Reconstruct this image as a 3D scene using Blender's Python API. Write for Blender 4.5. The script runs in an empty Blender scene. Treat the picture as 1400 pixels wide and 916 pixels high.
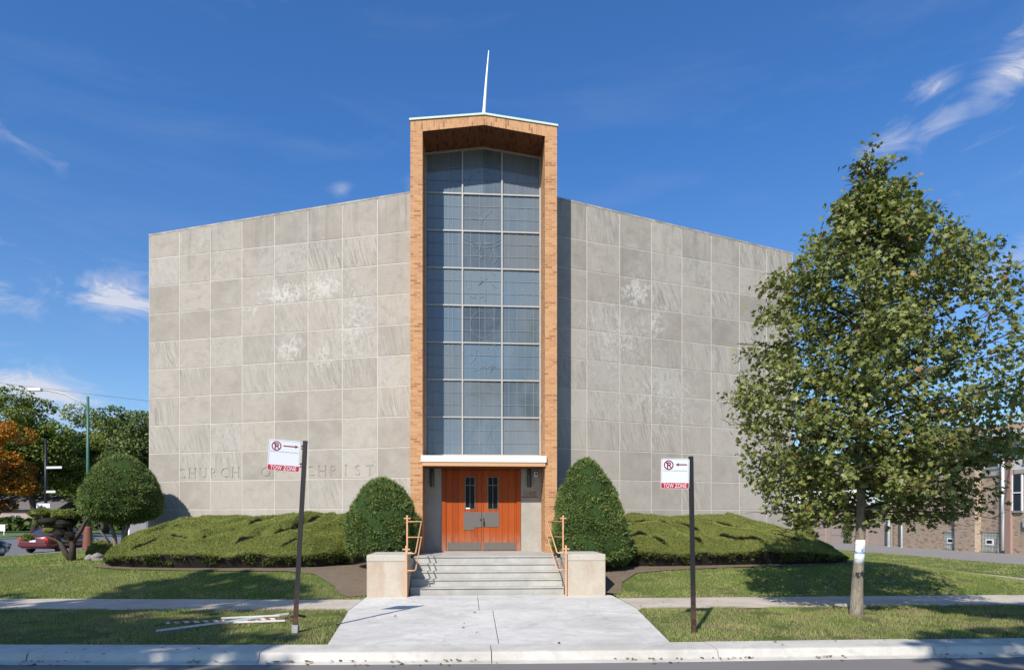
import bpy, bmesh, math, random
import numpy as np
from mathutils import Vector, Matrix
random.seed(7); RNG = np.random.default_rng(11)
R = math.radians
S = bpy.context.scene
COL = S.collection
SUN_AZ = 26.6      # light travels this far to the right of +Y
SUN_EL = 40.0

# ------------------------------------------------------------------ helpers
def tag(o, label=None, cat=None, group=None, kind=None):
    if label: o['label'] = label
    if cat: o['category'] = cat
    if group: o['group'] = group
    if kind: o['kind'] = kind
    return o

def thing(name, label, cat, loc=(0, 0, 0), rotz=0.0, group=None):
    o = bpy.data.objects.new(name, None); COL.objects.link(o)
    o.empty_display_size = 0.3
    o.location = loc; o.rotation_euler = (0, 0, rotz)
    o['base'] = list(loc) + [rotz]
    return tag(o, label, cat, group)

def root_of(o):
    while o.parent: o = o.parent
    return o

def to_local(V, parent):
    """world coordinates -> the frame of the thing"""
    r = root_of(parent)
    if 'base' not in r: return V
    b = r['base']; c, s = math.cos(-b[3]), math.sin(-b[3])
    W = np.asarray(V, float).reshape(-1, 3) - np.array(b[:3])
    return np.stack([W[:, 0]*c - W[:, 1]*s, W[:, 0]*s + W[:, 1]*c, W[:, 2]], 1)

def link(name, me, mats, parent=None, local=False):
    o = bpy.data.objects.new(name, me); COL.objects.link(o)
    for m in (mats if isinstance(mats, (list, tuple)) else [mats]): me.materials.append(m)
    if parent: o.parent = parent
    return o

def np_mesh(name, V, F, mats, parent=None, local=False, tint=None, smooth=False):
    """F: (n,k) faces all with k corners"""
    V = np.asarray(V, np.float32)
    if parent is not None and not local: V = to_local(V, parent).astype(np.float32)
    F = np.asarray(F, np.int32); n, k = F.shape
    me = bpy.data.meshes.new(name)
    me.vertices.add(len(V)); me.vertices.foreach_set('co', V.ravel())
    me.loops.add(n*k); me.loops.foreach_set('vertex_index', F.ravel())
    me.polygons.add(n)
    me.polygons.foreach_set('loop_start', np.arange(0, n*k, k, dtype=np.int32))
    me.polygons.foreach_set('loop_total', np.full(n, k, np.int32))
    if smooth: me.polygons.foreach_set('use_smooth', np.ones(n, bool))
    me.update(calc_edges=True)
    if tint is not None:
        a = me.attributes.new('tint', 'FLOAT', 'FACE')
        a.data.foreach_set('value', np.asarray(tint, np.float32))
    return link(name, me, mats, parent)

class MB:
    """collects shapes in world coordinates and links them as one mesh object with metric box-projected UVs"""
    def __init__(self): self.v = []; self.f = []; self.m = []; self.s = []; self.uv = {}
    def add(self, vs, fs, mi=0, smooth=False):
        b = len(self.v); self.v += [tuple(p) for p in vs]
        for f in fs:
            self.f.append([b+i for i in f]); self.m.append(mi); self.s.append(smooth)
        return self
    def box(self, x0, y0, z0, x1, y1, z1, mi=0):
        vs = [(x0,y0,z0),(x1,y0,z0),(x1,y1,z0),(x0,y1,z0),(x0,y0,z1),(x1,y0,z1),(x1,y1,z1),(x0,y1,z1)]
        return self.add(vs, [(0,3,2,1),(4,5,6,7),(0,1,5,4),(1,2,6,5),(2,3,7,6),(3,0,4,7)], mi)
    def bbox(self, x0, y0, z0, x1, y1, z1, b=0.01, mi=0):
        """box with chamfered edges"""
        bm = bmesh.new()
        bmesh.ops.create_cube(bm, size=1, matrix=Matrix.Translation(((x0+x1)/2,(y0+y1)/2,(z0+z1)/2)) @ Matrix.Diagonal((x1-x0,y1-y0,z1-z0,1)))
        bmesh.ops.bevel(bm, geom=bm.edges[:], offset=b, segments=2, affect='EDGES', profile=0.6)
        return self.bm(bm, mi)
    def bm(self, bm, mi=0, smooth=False):
        bm.verts.index_update()
        self.add([v.co[:] for v in bm.verts], [[v.index for v in f.verts] for f in bm.faces], mi, smooth)
        bm.free(); return self
    def obox(self, c, dx, dy, dz, hx, hy, hz, mi=0):
        """box about c with axes dx,dy,dz (unit vectors) and half sizes"""
        c, dx, dy, dz = map(Vector, (c, dx, dy, dz)); vs = []
        for k in (-1, 1):
            for a, b in ((-1,-1),(1,-1),(1,1),(-1,1)): vs.append(c + dx*a*hx + dy*b*hy + dz*k*hz)
        return self.add(vs, [(0,3,2,1),(4,5,6,7),(0,1,5,4),(1,2,6,5),(2,3,7,6),(3,0,4,7)], mi)
    def beam(self, p, q, w, h, up=(0,0,1), mi=0):
        p, q = Vector(p), Vector(q); d = (q-p); L = d.length; d /= L
        u = Vector(up); s = d.cross(u)
        if s.length < 1e-4: s = d.cross(Vector((1,0,0)))
        s.normalize(); u = s.cross(d)
        return self.obox((p+q)/2, s, d, u, w/2, L/2, h/2, mi)
    def tube(self, pts, r, n=8, mi=0, caps=True):
        pts = [Vector(p) for p in pts]; rs = r if isinstance(r, (list, tuple)) else [r]*len(pts)
        rings = []; prev = None
        for i, p in enumerate(pts):
            d = (pts[min(i+1, len(pts)-1)] - pts[max(i-1, 0)])
            if d.length < 1e-9: d = Vector((0,0,1))
            d.normalize()
            if prev is None:
                a = d.cross(Vector((0.13,0.97,0.2)));
                if a.length < 1e-3: a = d.cross(Vector((1,0,0)))
            else: a = prev - d*prev.dot(d)
            a.normalize(); prev = a; b = d.cross(a)
            rings.append([p + (a*math.cos(2*math.pi*k/n) + b*math.sin(2*math.pi*k/n))*rs[i] for k in range(n)])
        vs = [v for g in rings for v in g]; fs = []
        for i in range(len(pts)-1):
            for k in range(n):
                k2 = (k+1) % n; fs.append((i*n+k, i*n+k2, (i+1)*n+k2, (i+1)*n+k))
        self.add(vs, fs, mi, True)
        if caps:
            b = len(self.v) - len(vs)
            self.f.append([b+k for k in reversed(range(n))]); self.m.append(mi); self.s.append(False)
            self.f.append([b+(len(pts)-1)*n+k for k in range(n)]); self.m.append(mi); self.s.append(False)
        return self
    def prism(self, poly, y0, y1, mi=0):
        """polygon of (x,z), counter-clockwise seen from -Y, extruded along Y"""
        n = len(poly); vs = [(x,y0,z) for x,z in poly] + [(x,y1,z) for x,z in poly]
        fs = [list(range(n)), list(reversed(range(n, 2*n)))] + [(i, i+n, (i+1)%n+n, (i+1)%n) for i in range(n)]
        return self.add(vs, fs, mi)
    def slab(self, poly, z0, z1, mi=0):
        """polygon of (x,y), counter-clockwise from above, z may be a function"""
        n = len(poly); f0 = z0 if callable(z0) else (lambda x, y: z0); f1 = z1 if callable(z1) else (lambda x, y: z1)
        vs = [(x,y,f0(x,y)) for x,y in poly] + [(x,y,f1(x,y)) for x,y in poly]
        return self.add(vs, [list(reversed(range(n))), list(range(n,2*n))] + [(i,(i+1)%n,(i+1)%n+n,i+n) for i in range(n)], mi)
    def lathe(self, prof, c=(0,0,0), n=16, mi=0, smooth=True):
        vs = []; fs = []
        for r, z in prof:
            for k in range(n): vs.append((c[0]+r*math.cos(2*math.pi*k/n), c[1]+r*math.sin(2*math.pi*k/n), c[2]+z))
        for i in range(len(prof)-1):
            for k in range(n): fs.append((i*n+k, i*n+(k+1)%n, (i+1)*n+(k+1)%n, (i+1)*n+k))
        fs.append(list(reversed(range(n)))); fs.append([(len(prof)-1)*n+k for k in range(n)])
        return self.add(vs, fs, mi, smooth)
    def build(self, name, mats, parent=None, swap_uv=False, local=False, rot=None):
        V = np.array(self.v, float)
        uvsrc = V.copy()
        if parent is not None and not local: V = to_local(V, parent)
        me = bpy.data.meshes.new(name)
        me.from_pydata([tuple(v) for v in V], [], self.f)
        me.polygons.foreach_set('material_index', self.m)
        me.polygons.foreach_set('use_smooth', self.s)
        uv = me.uv_layers.new(name='UVMap')
        buf = np.zeros((len(me.loops), 2), np.float32)
        me.update()
        nm = np.zeros(len(me.polygons)*3, np.float32); me.polygons.foreach_get('normal', nm); nm = nm.reshape(-1, 3)
        for p in me.polygons:
            a = np.abs(nm[p.index]); k = 2 if a[2] > 0.8 else (0 if a[0] > a[1] else 1)
            for li in p.loop_indices:
                c = uvsrc[me.loops[li].vertex_index]
                u, v = (c[1], c[2]) if k == 0 else ((c[0], c[2]) if k == 1 else (c[0], c[1]))
                buf[li] = (v, u) if swap_uv else (u, v)
        uv.data.foreach_set('uv', buf.ravel())
        return link(name, me, mats, parent)

def text_bm(body, size, depth, font_bold=0.0, spacing=1.0, align='CENTER'):
    """letters as a bmesh in the XY plane, extruded +-depth along Z"""
    cu = bpy.data.curves.new('lettering', 'FONT'); cu.body = body; cu.size = size; cu.extrude = depth
    cu.offset = font_bold; cu.space_character = spacing; cu.align_x = align; cu.resolution_u = 3
    o = bpy.data.objects.new('lettering', cu); COL.objects.link(o)
    dg = bpy.context.evaluated_depsgraph_get(); dg.update()
    me = bpy.data.meshes.new_from_object(o.evaluated_get(dg))
    bm = bmesh.new(); bm.from_mesh(me)
    bpy.data.objects.remove(o); bpy.data.curves.remove(cu); bpy.data.meshes.remove(me)
    return bm

# ------------------------------------------------------------------ cheap lattice noise on numpy arrays
def _h(i, j, k):
    n = (i*374761393 + j*668265263 + k*2147483647 + 1013904223) & 0xffffffff
    n = ((n ^ (n >> 13))*1274126177) & 0xffffffff
    n = ((n ^ (n >> 16))*2246822519) & 0xffffffff
    return ((n ^ (n >> 15)) & 0xffff)/65535.0
def vnoise(P, s=1.0):
    P = np.asarray(P, float)*s
    I = np.floor(P).astype(np.int64); f = P - I; f = f*f*(3-2*f); out = 0
    for a in (0, 1):
        for b in (0, 1):
            for c in (0, 1):
                w = (f[..., 0] if a else 1-f[..., 0])*(f[..., 1] if b else 1-f[..., 1])*(f[..., 2] if c else 1-f[..., 2])
                out = out + w*_h(I[..., 0]+a, I[..., 1]+b, I[..., 2]+c)
    return out
def fbm(P, s=1.0, o=3):
    t = 0; a = 0.5; tot = 0
    for i in range(o): t = t + a*vnoise(np.asarray(P)+17.3*i, s*2**i); tot += a; a *= 0.5
    return t/tot
def sstep(a, b, x):
    t = np.clip((np.asarray(x, float)-a)/(b-a), 0, 1); return t*t*(3-2*t)
def unit(A): return A/np.maximum(np.linalg.norm(A, axis=-1, keepdims=True), 1e-9)

# ------------------------------------------------------------------ materials
class NT:
    def __init__(self, name):
        self.m = bpy.data.materials.new(name); self.m.use_nodes = True
        self.t = self.m.node_tree; self.t.nodes.clear()
    def n(self, typ, **kw):
        nd = self.t.nodes.new(typ)
        for k, v in kw.items():
            if k.startswith('i_'):
                key = k[2:]; key = int(key) if key.isdigit() else key.replace('_', ' ')
                self.set(nd.inputs[key], v)
            else: setattr(nd, k, v)
        return nd
    def set(self, inp, v):
        if isinstance(v, bpy.types.NodeSocket): self.t.links.new(v, inp)
        elif isinstance(v, bpy.types.Node): self.t.links.new(v.outputs[0], inp)
        else:
            if isinstance(v, (tuple, list)) and len(v) == 3 and inp.type == 'RGBA': v = (*v, 1)
            inp.default_value = v
    def math(self, op, a, b=None, c=None, clamp=False):
        nd = self.t.nodes.new('ShaderNodeMath'); nd.operation = op; nd.use_clamp = clamp
        self.set(nd.inputs[0], a)
        if b is not None: self.set(nd.inputs[1], b)
        if c is not None: self.set(nd.inputs[2], c)
        return nd.outputs[0]
    def mix(self, f, a, b, typ='MIX'):
        nd = self.t.nodes.new('ShaderNodeMix'); nd.data_type = 'RGBA'; nd.blend_type = typ
        self.set(nd.inputs[0], f); self.set(nd.inputs[6], a); self.set(nd.inputs[7], b)
        return nd.outputs[2]
    def ramp(self, f, stops):
        nd = self.t.nodes.new('ShaderNodeValToRGB'); self.set(nd.inputs[0], f); e = nd.color_ramp.elements
        while len(e) < len(stops): e.new(0.5)
        for i, (p, c) in enumerate(stops):
            e[i].position = p; e[i].color = (*c, 1) if isinstance(c, tuple) else (c, c, c, 1)
        return nd.outputs[0]
    def obj(self): return self.n('ShaderNodeTexCoord').outputs['Object']
    def pos(self): return self.n('ShaderNodeNewGeometry').outputs['Position']
    def noise(self, vec, scale, detail=4, rough=0.55, dist=0.0):
        nd = self.n('ShaderNodeTexNoise'); self.set(nd.inputs['Vector'], vec)
        nd.inputs['Scale'].default_value = scale; nd.inputs['Detail'].default_value = detail
        nd.inputs['Roughness'].default_value = rough; nd.inputs['Distortion'].default_value = dist
        return nd.outputs[0]
    def mapping(self, vec, scale=(1,1,1), rot=(0,0,0), loc=(0,0,0)):
        nd = self.n('ShaderNodeMapping'); self.set(nd.inputs['Vector'], vec)
        nd.inputs['Scale'].default_value = scale; nd.inputs['Rotation'].default_value = rot; nd.inputs['Location'].default_value = loc
        return nd.outputs[0]
    def out(self, bsdf, disp=None):
        o = self.n('ShaderNodeOutputMaterial'); self.t.links.new(bsdf.outputs[0], o.inputs[0]); return self.m
    def pbr(self, color, rough=0.6, bump=None, bstr=0.3, bdist=0.01, metal=0.0, spec=0.5, coat=0.0):
        b = self.n('ShaderNodeBsdfPrincipled')
        self.set(b.inputs['Base Color'], color); self.set(b.inputs['Roughness'], rough)
        b.inputs['Metallic'].default_value = metal; b.inputs['Specular IOR Level'].default_value = spec
        b.inputs['Coat Weight'].default_value = coat
        if bump is not None:
            bp = self.n('ShaderNodeBump'); bp.inputs['Strength'].default_value = bstr; bp.inputs['Distance'].default_value = bdist
            self.set(bp.inputs['Height'], bump); self.t.links.new(bp.outputs[0], b.inputs['Normal'])
        return self.out(b)

def paint(name, col, rough=0.5, metal=0.0, var=0.12, scale=6.0, spec=0.5, coat=0.0):
    t = NT(name); n = t.noise(t.obj(), scale, 5, 0.6)
    c = t.mix(n, tuple(x*(1-var) for x in col), tuple(min(1, x*(1+var)) for x in col))
    return t.pbr(c, rough, metal=metal, spec=spec, coat=coat)

def m_foliage(name, dark, mid, light, odd=None, trans=0.25, rough=0.55, spot=1.2, gloss=0.25):
    """leaf material: random tint per leaf plus broad patches of older growth"""
    t = NT(name)
    a = t.n('ShaderNodeAttribute', attribute_name='tint').outputs['Fac']
    patch = t.noise(t.pos(), spot, 3, 0.5)
    f = t.math('ADD', t.math('MULTIPLY', a, 0.75), t.math('MULTIPLY', t.math('SUBTRACT', patch, 0.5), 0.8))
    st = [(0.0, dark), (0.45, mid), (0.85, light)]
    c = t.ramp(f, st)
    if odd:
        c = t.mix(t.math('GREATER_THAN', a, 0.955), c, odd)
    d = t.n('ShaderNodeBsdfPrincipled'); t.set(d.inputs['Base Color'], c); d.inputs['Roughness'].default_value = rough
    d.inputs['Specular IOR Level'].default_value = gloss
    tr = t.n('ShaderNodeBsdfTranslucent'); t.set(tr.inputs['Color'], t.mix(1.0, c, (1.0, 1.15, 0.55), 'MULTIPLY'))
    mx = t.n('ShaderNodeMixShader'); mx.inputs[0].default_value = trans
    t.t.links.new(d.outputs[0], mx.inputs[1]); t.t.links.new(tr.outputs[0], mx.inputs[2])
    return t.out(mx)

def m_concrete(name, base, var=0.25, scale=1.5, speck=60, rough=0.85, stain=None, warm=None):
    t = NT(name); p = t.pos()
    big = t.noise(p, scale, 6, 0.62, 0.6); fine = t.noise(p, speck, 3, 0.7); mid = t.noise(p, scale*7, 5, 0.65)
    c = t.mix(t.ramp(big, [(0.3, 0.0), (0.7, 1.0)]), tuple(x*(1-var) for x in base), tuple(x*(1+var*0.6) for x in base))
    c = t.mix(t.math('MULTIPLY', t.ramp(mid, [(0.42, 0.0), (0.72, 1.0)]), 0.35), c, tuple(x*0.62 for x in base))
    c = t.mix(0.35, c, t.mix(t.ramp(fine, [(0.35, 0.0), (0.65, 1.0)]), tuple(x*0.7 for x in base), tuple(x*1.2 for x in base)))
    if stain:
        s = t.ramp(t.noise(t.mapping(p, (1, 1, 0.35)), 2.3, 5, 0.6, 0.5), [(0.45, 0.0), (0.68, 1.0)])
        c = t.mix(t.math('MULTIPLY', s, 0.75), c, stain)
    return t.pbr(c, rough, fine, 0.35, 0.004, spec=0.25)

def m_brick(name, cols, mortar, bw=0.205, bh=0.067, ms=0.007, dark=(0.20, 0.07, 0.04), amount=0.14):
    t = NT(name); uv = t.n('ShaderNodeTexCoord').outputs['UV']
    b = t.n('ShaderNodeTexBrick'); t.set(b.inputs['Vector'], uv)
    b.inputs['Scale'].default_value = 1.0; b.inputs['Mortar Size'].default_value = ms; b.inputs['Mortar Smooth'].default_value = 0.15
    b.inputs['Brick Width'].default_value = bw; b.inputs['Row Height'].default_value = bh; b.inputs['Bias'].default_value = 0.0
    b.inputs['Color1'].default_value = (0, 0, 0, 1); b.inputs['Color2'].default_value = (1, 1, 1, 1); b.inputs['Mortar'].default_value = (0.5, 0.5, 0.5, 1)
    rnd = t.n('ShaderNodeRGBToBW'); t.t.links.new(b.outputs['Color'], rnd.inputs[0]); r = rnd.outputs[0]
    c = t.ramp(r, [(0.0, dark), (amount*0.8, dark), (amount, cols[0]), (0.55, cols[1]), (1.0, cols[2])])
    wash = t.noise(t.pos(), 1.1, 4, 0.6); c = t.mix(t.math('MULTIPLY', wash, 0.45), c, tuple(x*0.62 for x in cols[1]))
    grain = t.noise(t.pos(), 45, 3, 0.6); c = t.mix(t.math('MULTIPLY', grain, 0.35), c, tuple(x*0.6 for x in cols[1]))
    c = t.mix(b.outputs['Fac'], c, mortar)
    hgt = t.math('SUBTRACT', 1.0, b.outputs['Fac'])
    return t.pbr(c, 0.8, hgt, 0.6, 0.006, spec=0.3)
# ------------------------------------------------------------------ site layout (metres; +Y looks at the facade, camera stands at the origin)
def off(X):
    """the street bends very gently away on the left"""
    X = np.asarray(X, float); d = np.clip(4.0-X, 0, 14); return 0.0042*d*d + np.clip(-10-X, 0, 12)*0.05
def gh(X, Y):
    """height of the lawns: level at the pavement, a berm up to the building"""
    X = np.asarray(X, float); Y = np.asarray(Y, float)
    b = 0.49*sstep(14.1, 17.6, Y-off(X))*sstep(-19, -12, X)*(1-sstep(11.5, 16.5, X))*(1-sstep(24, 34, Y))
    b = b + 0.02*vnoise(np.stack([X, Y, X*0], -1), 0.8)*sstep(14.2, 14.8, Y-off(X))
    return b

# ---- ground materials
def m_lawn():
    t = NT('lawn_soil_and_turf'); p = t.pos()
    n1 = t.noise(p, 0.9, 5, 0.6, 0.5); n2 = t.noise(t.mapping(p, (1, 1.6, 1)), 7, 5, 0.7); n3 = t.noise(p, 60, 3, 0.7)
    c = t.mix(t.ramp(n1, [(0.36, 0.0), (0.66, 1.0)]), (0.095, 0.135, 0.032), (0.16, 0.165, 0.06))
    c = t.mix(t.ramp(n2, [(0.5, 0.0), (0.75, 0.8)]), c, (0.19, 0.155, 0.085))
    c = t.mix(t.math('MULTIPLY', n3, 0.6), c, (0.06, 0.075, 0.022))
    return t.pbr(c, 0.95, n3, 0.8, 0.02, spec=0.1)
def m_soil():
    t = NT('bare_soil'); p = t.pos(); n = t.noise(p, 5, 6, 0.7); f = t.noise(p, 70, 3, 0.7)
    c = t.mix(n, (0.15, 0.115, 0.082), (0.31, 0.245, 0.18)); c = t.mix(t.math('MULTIPLY', f, 0.6), c, (0.06, 0.045, 0.03))
    return t.pbr(c, 0.95, f, 0.9, 0.02, spec=0.1)
def m_asphalt(name='asphalt', base=(0.145, 0.135, 0.128)):
    t = NT(name); p = t.pos(); n = t.noise(t.mapping(p, (0.35, 1.2, 1)), 1.2, 6, 0.65); f = t.noise(p, 160, 2, 0.7)
    c = t.mix(n, tuple(x*0.75 for x in base), tuple(x*1.35 for x in base)); c = t.mix(t.math('MULTIPLY', f, 0.6), c, tuple(x*1.7 for x in base))
    return t.pbr(c, 0.85, f, 0.5, 0.004, spec=0.3)
def m_slab(name, base, crack=True):
    t = NT(name); p = t.pos()
    big = t.noise(p, 0.7, 6, 0.65, 0.8); mid = t.noise(p, 4.0, 6, 0.7, 0.4); fine = t.noise(p, 110, 3, 0.7)
    c = t.mix(t.ramp(big, [(0.32, 0.0), (0.68, 1.0)]), tuple(x*0.78 for x in base), tuple(x*1.14 for x in base))
    c = t.mix(t.math('MULTIPLY', t.ramp(mid, [(0.48, 0.0), (0.7, 1.0)]), 0.5), c, tuple(x*0.6 for x in base))
    c = t.mix(t.math('MULTIPLY', t.ramp(t.noise(p, 1.9, 7, 0.7, 1.2), [(0.56, 0.0), (0.66, 1.0)]), 0.4), c, tuple(min(0.75, x*1.35) for x in base))
    c = t.mix(t.math('MULTIPLY', fine, 0.35), c, tuple(x*0.65 for x in base))
    if crack:
        v = t.n('ShaderNodeTexVoronoi', feature='DISTANCE_TO_EDGE'); v.inputs['Scale'].default_value = 0.30
        t.set(v.inputs['Vector'], t.n('ShaderNodeVectorMath', operation='ADD', i_0=p, i_1=t.n('ShaderNodeVectorMath', operation='SCALE', i_0=t.n('ShaderNodeTexNoise', i_Scale=1.6, i_Detail=6.0, i_Vector=p).outputs['Color'], i_Scale=0.9).outputs[0]).outputs[0])
        k = t.ramp(v.outputs['Distance'], [(0.0, 1.0), (0.006, 0.0)])
        c = t.mix(t.math('MULTIPLY', k, 0.32), c, tuple(x*0.35 for x in base))
    return t.pbr(c, 0.88, fine, 0.35, 0.004, spec=0.25)
M_LAWN = m_lawn(); M_SOIL = m_soil(); M_ASPH = m_asphalt()
M_SLAB = m_slab('pavement_concrete', (0.53, 0.465, 0.385)); M_KERB = m_slab('kerb_concrete', (0.56, 0.53, 0.475), False)
M_APRON = m_slab('walkway_concrete', (0.62, 0.60, 0.555)); M_STEP = m_concrete('step_concrete', (0.45, 0.435, 0.395), 0.3, 1.8, 80)
M_GROUND = paint('far_ground', (0.075, 0.085, 0.035), 0.95, var=0.4, scale=0.08)
M_GAP = paint('joint_dirt', (0.035, 0.03, 0.024), 0.95)
M_ALLEY = m_asphalt('alley_paving', (0.20, 0.185, 0.17)); M_SIDE = m_asphalt('side_street_asphalt', (0.13, 0.128, 0.13))

def struct(o, label): return tag(o, label, 'ground', kind='structure')
def sheet(name, xs, ys, zf, mat, mask=None):
    X, Y = np.meshgrid(xs, ys); Z = zf(X, Y); V = np.stack([X, Y, Z], -1).reshape(-1, 3); nx = len(xs); F = []
    i = np.arange((len(ys)-1)*(nx-1)); r = i//(nx-1); c = i % (nx-1); a = r*nx+c
    F = np.stack([a, a+1, a+nx+1, a+nx], 1)
    if mask is not None:
        m = mask(V[F].mean(1)[:, 0], V[F].mean(1)[:, 1]); F = F[m]
    return np_mesh(name, V, F, mat, smooth=True)

struct(sheet('ground', np.linspace(-900, 900, 13), np.linspace(-300, 1500, 13), lambda X, Y: X*0-0.22, M_GROUND), 'dull green far ground reaching the horizon').__setitem__('category', 'ground')
# front street: asphalt with a thin light gutter line
def strip(name, xs, y0, y1, z0, z1, mat, ny=2):
    X, T = np.meshgrid(xs, np.linspace(0, 1, ny)); O = off(X)
    Y = (y0+O)*(1-T)+(y1+O)*T; Y = np.where((y0 < 0) & (T == 0), y0, Y); Z = z0+(z1-z0)*T
    V = np.stack([X, Y, Z], -1).reshape(-1, 3); nx = len(xs); a = np.array([r*nx+c for r in range(ny-1) for c in range(nx-1)])
    return np_mesh(name, V, np.stack([a, a+1, a+nx+1, a+nx], 1), mat)
XS = np.concatenate([np.linspace(-200, -24, 8), np.linspace(-20, 14, 69), np.linspace(20, 200, 8)])
struct(strip('road', XS, -1.2, 8.46, -0.13, -0.13, M_ASPH), 'dark asphalt street running across the bottom of the picture')
# kerb sections with a rounded nose and open joints
KP = [(8.34, -0.135), (8.34, -0.118), (8.425, -0.108), (8.455, -0.095), (8.475, -0.03), (8.50, -0.008), (8.54, 0.0), (9.0, 0.004), (9.0, -0.2), (8.34, -0.2)]
mb = MB(); x = -60.0; rr = random.Random(3)
while x < 60:
    L = 3.05 if -21.5 < x < 40 else 6.0
    if x < -41 or x > -22.6:
        xs = np.linspace(x+0.006, x+L-0.006, 5); vs = []; n = len(KP); dz = rr.uniform(-0.006, 0.006); dy = rr.uniform(-0.008, 0.008)
        for X in xs:
            o = float(off(X)); vs += [(X, y+o+dy, z+dz) for y, z in KP]
        fs = [(i*n+k, (i+1)*n+k, (i+1)*n+(k+1) % n, i*n+(k+1) % n) for i in range(4) for k in range(n)]
        fs += [tuple(range(n)), tuple(reversed(range(4*n, 5*n)))]
        mb.add(vs, fs, 0, False)
    x += L
struct(mb.build('kerb', M_KERB), 'pale concrete kerb along the street with cracked joints')
struct(strip('joint_bed', np.linspace(-21.5, 40, 80), 8.5, 14.9, -0.05, -0.05, M_GAP), 'dark dirt under the pavement joints')
# pavement slabs
def slabs(name, x0, x1, mat, w=1.52, y0=12.5, y1=14.15, label=''):
    mb = MB(); x = x0; r = random.Random(5)
    while x < x1-0.05:
        e = min(x+w, x1); z = r.uniform(-0.004, 0.004); g = 0.007
        O = lambda X: float(off(X))
        mb.slab([(x+g, y0+O(x)), (e-g, y0+O(e)), (e-g, y1+O(e)), (x+g, y1+O(x))], -0.04, z); x = e
    return struct(mb.build(name, mat), label)
slabs('sidewalk', -21.5, -2.32, M_SLAB, label='concrete pavement left of the entrance walkway, mostly in tree shade')
slabs('sidewalk', 3.32, 40, M_SLAB, label='warm concrete pavement right of the entrance walkway')
# entrance walkway: three big slabs
mb = MB()
ax = [(-1.97, 2.86, 9.02), (-2.31, 3.3, 12.62)]
def lx(y): t = (y-9.02)/(12.62-9.02); return -1.97-0.34*t, 2.86+0.44*t
g = 0.006
y0, y1 = 9.0, 12.42
a0, b0 = lx(y0); a1, b1 = lx(y1)
mb.slab([(a0, y0+0.13), (0.42-g, y0+0.02), (0.46-g, y1), (a1, y1+0.06)], -0.04, 0.003)
mb.slab([(0.42+g, y0+0.02), (b0, y0), (b1, y1), (0.46+g, y1)], -0.04, 0.006)
mb.slab([(-2.31, y1+0.07), (0.2-g, y1+0.015), (0.2-g, 14.9), (-2.31, 14.9)], -0.04, 0.002)
mb.slab([(0.2+g, y1+0.015), (3.3, y1+0.015), (3.3, 14.9), (0.2+g, 14.9)], -0.04, 0.0)
struct(mb.build('walkway', M_APRON), 'broad pale concrete walkway from the kerb to the church steps')
# lawns
def lawn_z(X, Y): return gh(X, Y) - 0.012
lm = lambda X, Y: (Y-off(X) > 14.1) & ~((X > -1.45) & (X < 2.35) & (Y < 19.4) & (Y > 14.8)) & ~((X > -2.3) & (X < 3.3) & (Y < 14.9)) & ~((X > 15.42) & (X < 16.18)) & (X > -22) & (X < 21.45)
Yg = np.concatenate([np.arange(14.0, 24, 0.12), np.arange(24, 92, 1.0)])
struct(sheet('lawn', np.arange(-22.1, 21.5, 0.12), Yg, lawn_z, M_LAWN, lm), 'mown lawn rising gently from the pavement to the church')
def verge_z(X, Y):
    t_ = (Y-9.02)/3.6; d_ = np.maximum(-1.97-0.34*t_-X, X-2.86-0.44*t_); return verge_z0(X, Y) - 0.05*(1-sstep(-0.02, 0.10, d_))
def verge_z0(X, Y): return 0.022*sstep(0, 0.25, Y-off(X)-9.0)*(1-sstep(-0.25, 0, Y-off(X)-12.5)) - 0.012 + 0.012*vnoise(np.stack([X, Y, X*0], -1), 1.3)
def in_apron(X, Y):
    t = (Y-9.02)/3.6; return (X > -1.97-0.34*t+0.2) & (X < 2.86+0.44*t-0.2)
struct(sheet('grass_verge', np.arange(-21.5, 40, 0.1), np.arange(8.9, 13.6, 0.1), verge_z, M_LAWN, lambda X, Y: (Y-off(X) > 8.98) & (Y-off(X) < 12.51) & ~in_apron(X, Y)), 'strip of grass between the kerb and the pavement')
# planting beds of bare soil
def bed(name, poly, label, dz=0.012):
    bm = bmesh.new(); f = bm.faces.new([bm.verts.new((x, y, 0)) for x, y in poly])
    bmesh.ops.triangulate(bm, faces=[f])
    bmesh.ops.subdivide_edges(bm, edges=bm.edges[:], cuts=5, use_grid_fill=True)
    for v in bm.verts:
        v.co.z = float(gh(v.co.x, v.co.y)) + dz
    me = bpy.data.meshes.new(name); bm.to_mesh(me); bm.free()
    return tag(link(name, me, M_SOIL), label, 'planting bed', kind='structure')
BED_L = [(-10.1, 18.0), (-9.0, 17.5), (-7.4, 17.27), (-6, 17.1), (-4.7, 16.95), (-3.9, 16.6), (-3.2, 15.6), (-2.9, 14.9), (-2.7, 14.62), (-2.28, 14.75), (-1.45, 16), (-1.6, 19.2), (-10.3, 21.6)]
BED_R = [(3.1, 14.75), (3.5, 14.6), (3.75, 15.6), (4.3, 16.35), (5.2, 16.62), (7, 16.92), (9, 17.12), (10.4, 17.42), (11.3, 17.8), (11.2, 21.5), (2.5, 19.0), (2.35, 16.0)]
bed('planting_bed', BED_L, 'bare soil under the shrubs left of the steps')
bed('planting_bed', BED_R, 'bare soil under the shrubs right of the steps')
def in_poly(X, Y, poly):
    ins = np.zeros(np.shape(X), bool); n = len(poly)
    for i in range(n):
        x1, y1 = poly[i]; x2, y2 = poly[(i+1) % n]
        c = ((y1 > Y) != (y2 > Y)) & (X < (x2-x1)*(Y-y1)/((y2-y1) if y2 != y1 else 1e-9)+x1); ins ^= c
    return ins
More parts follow.
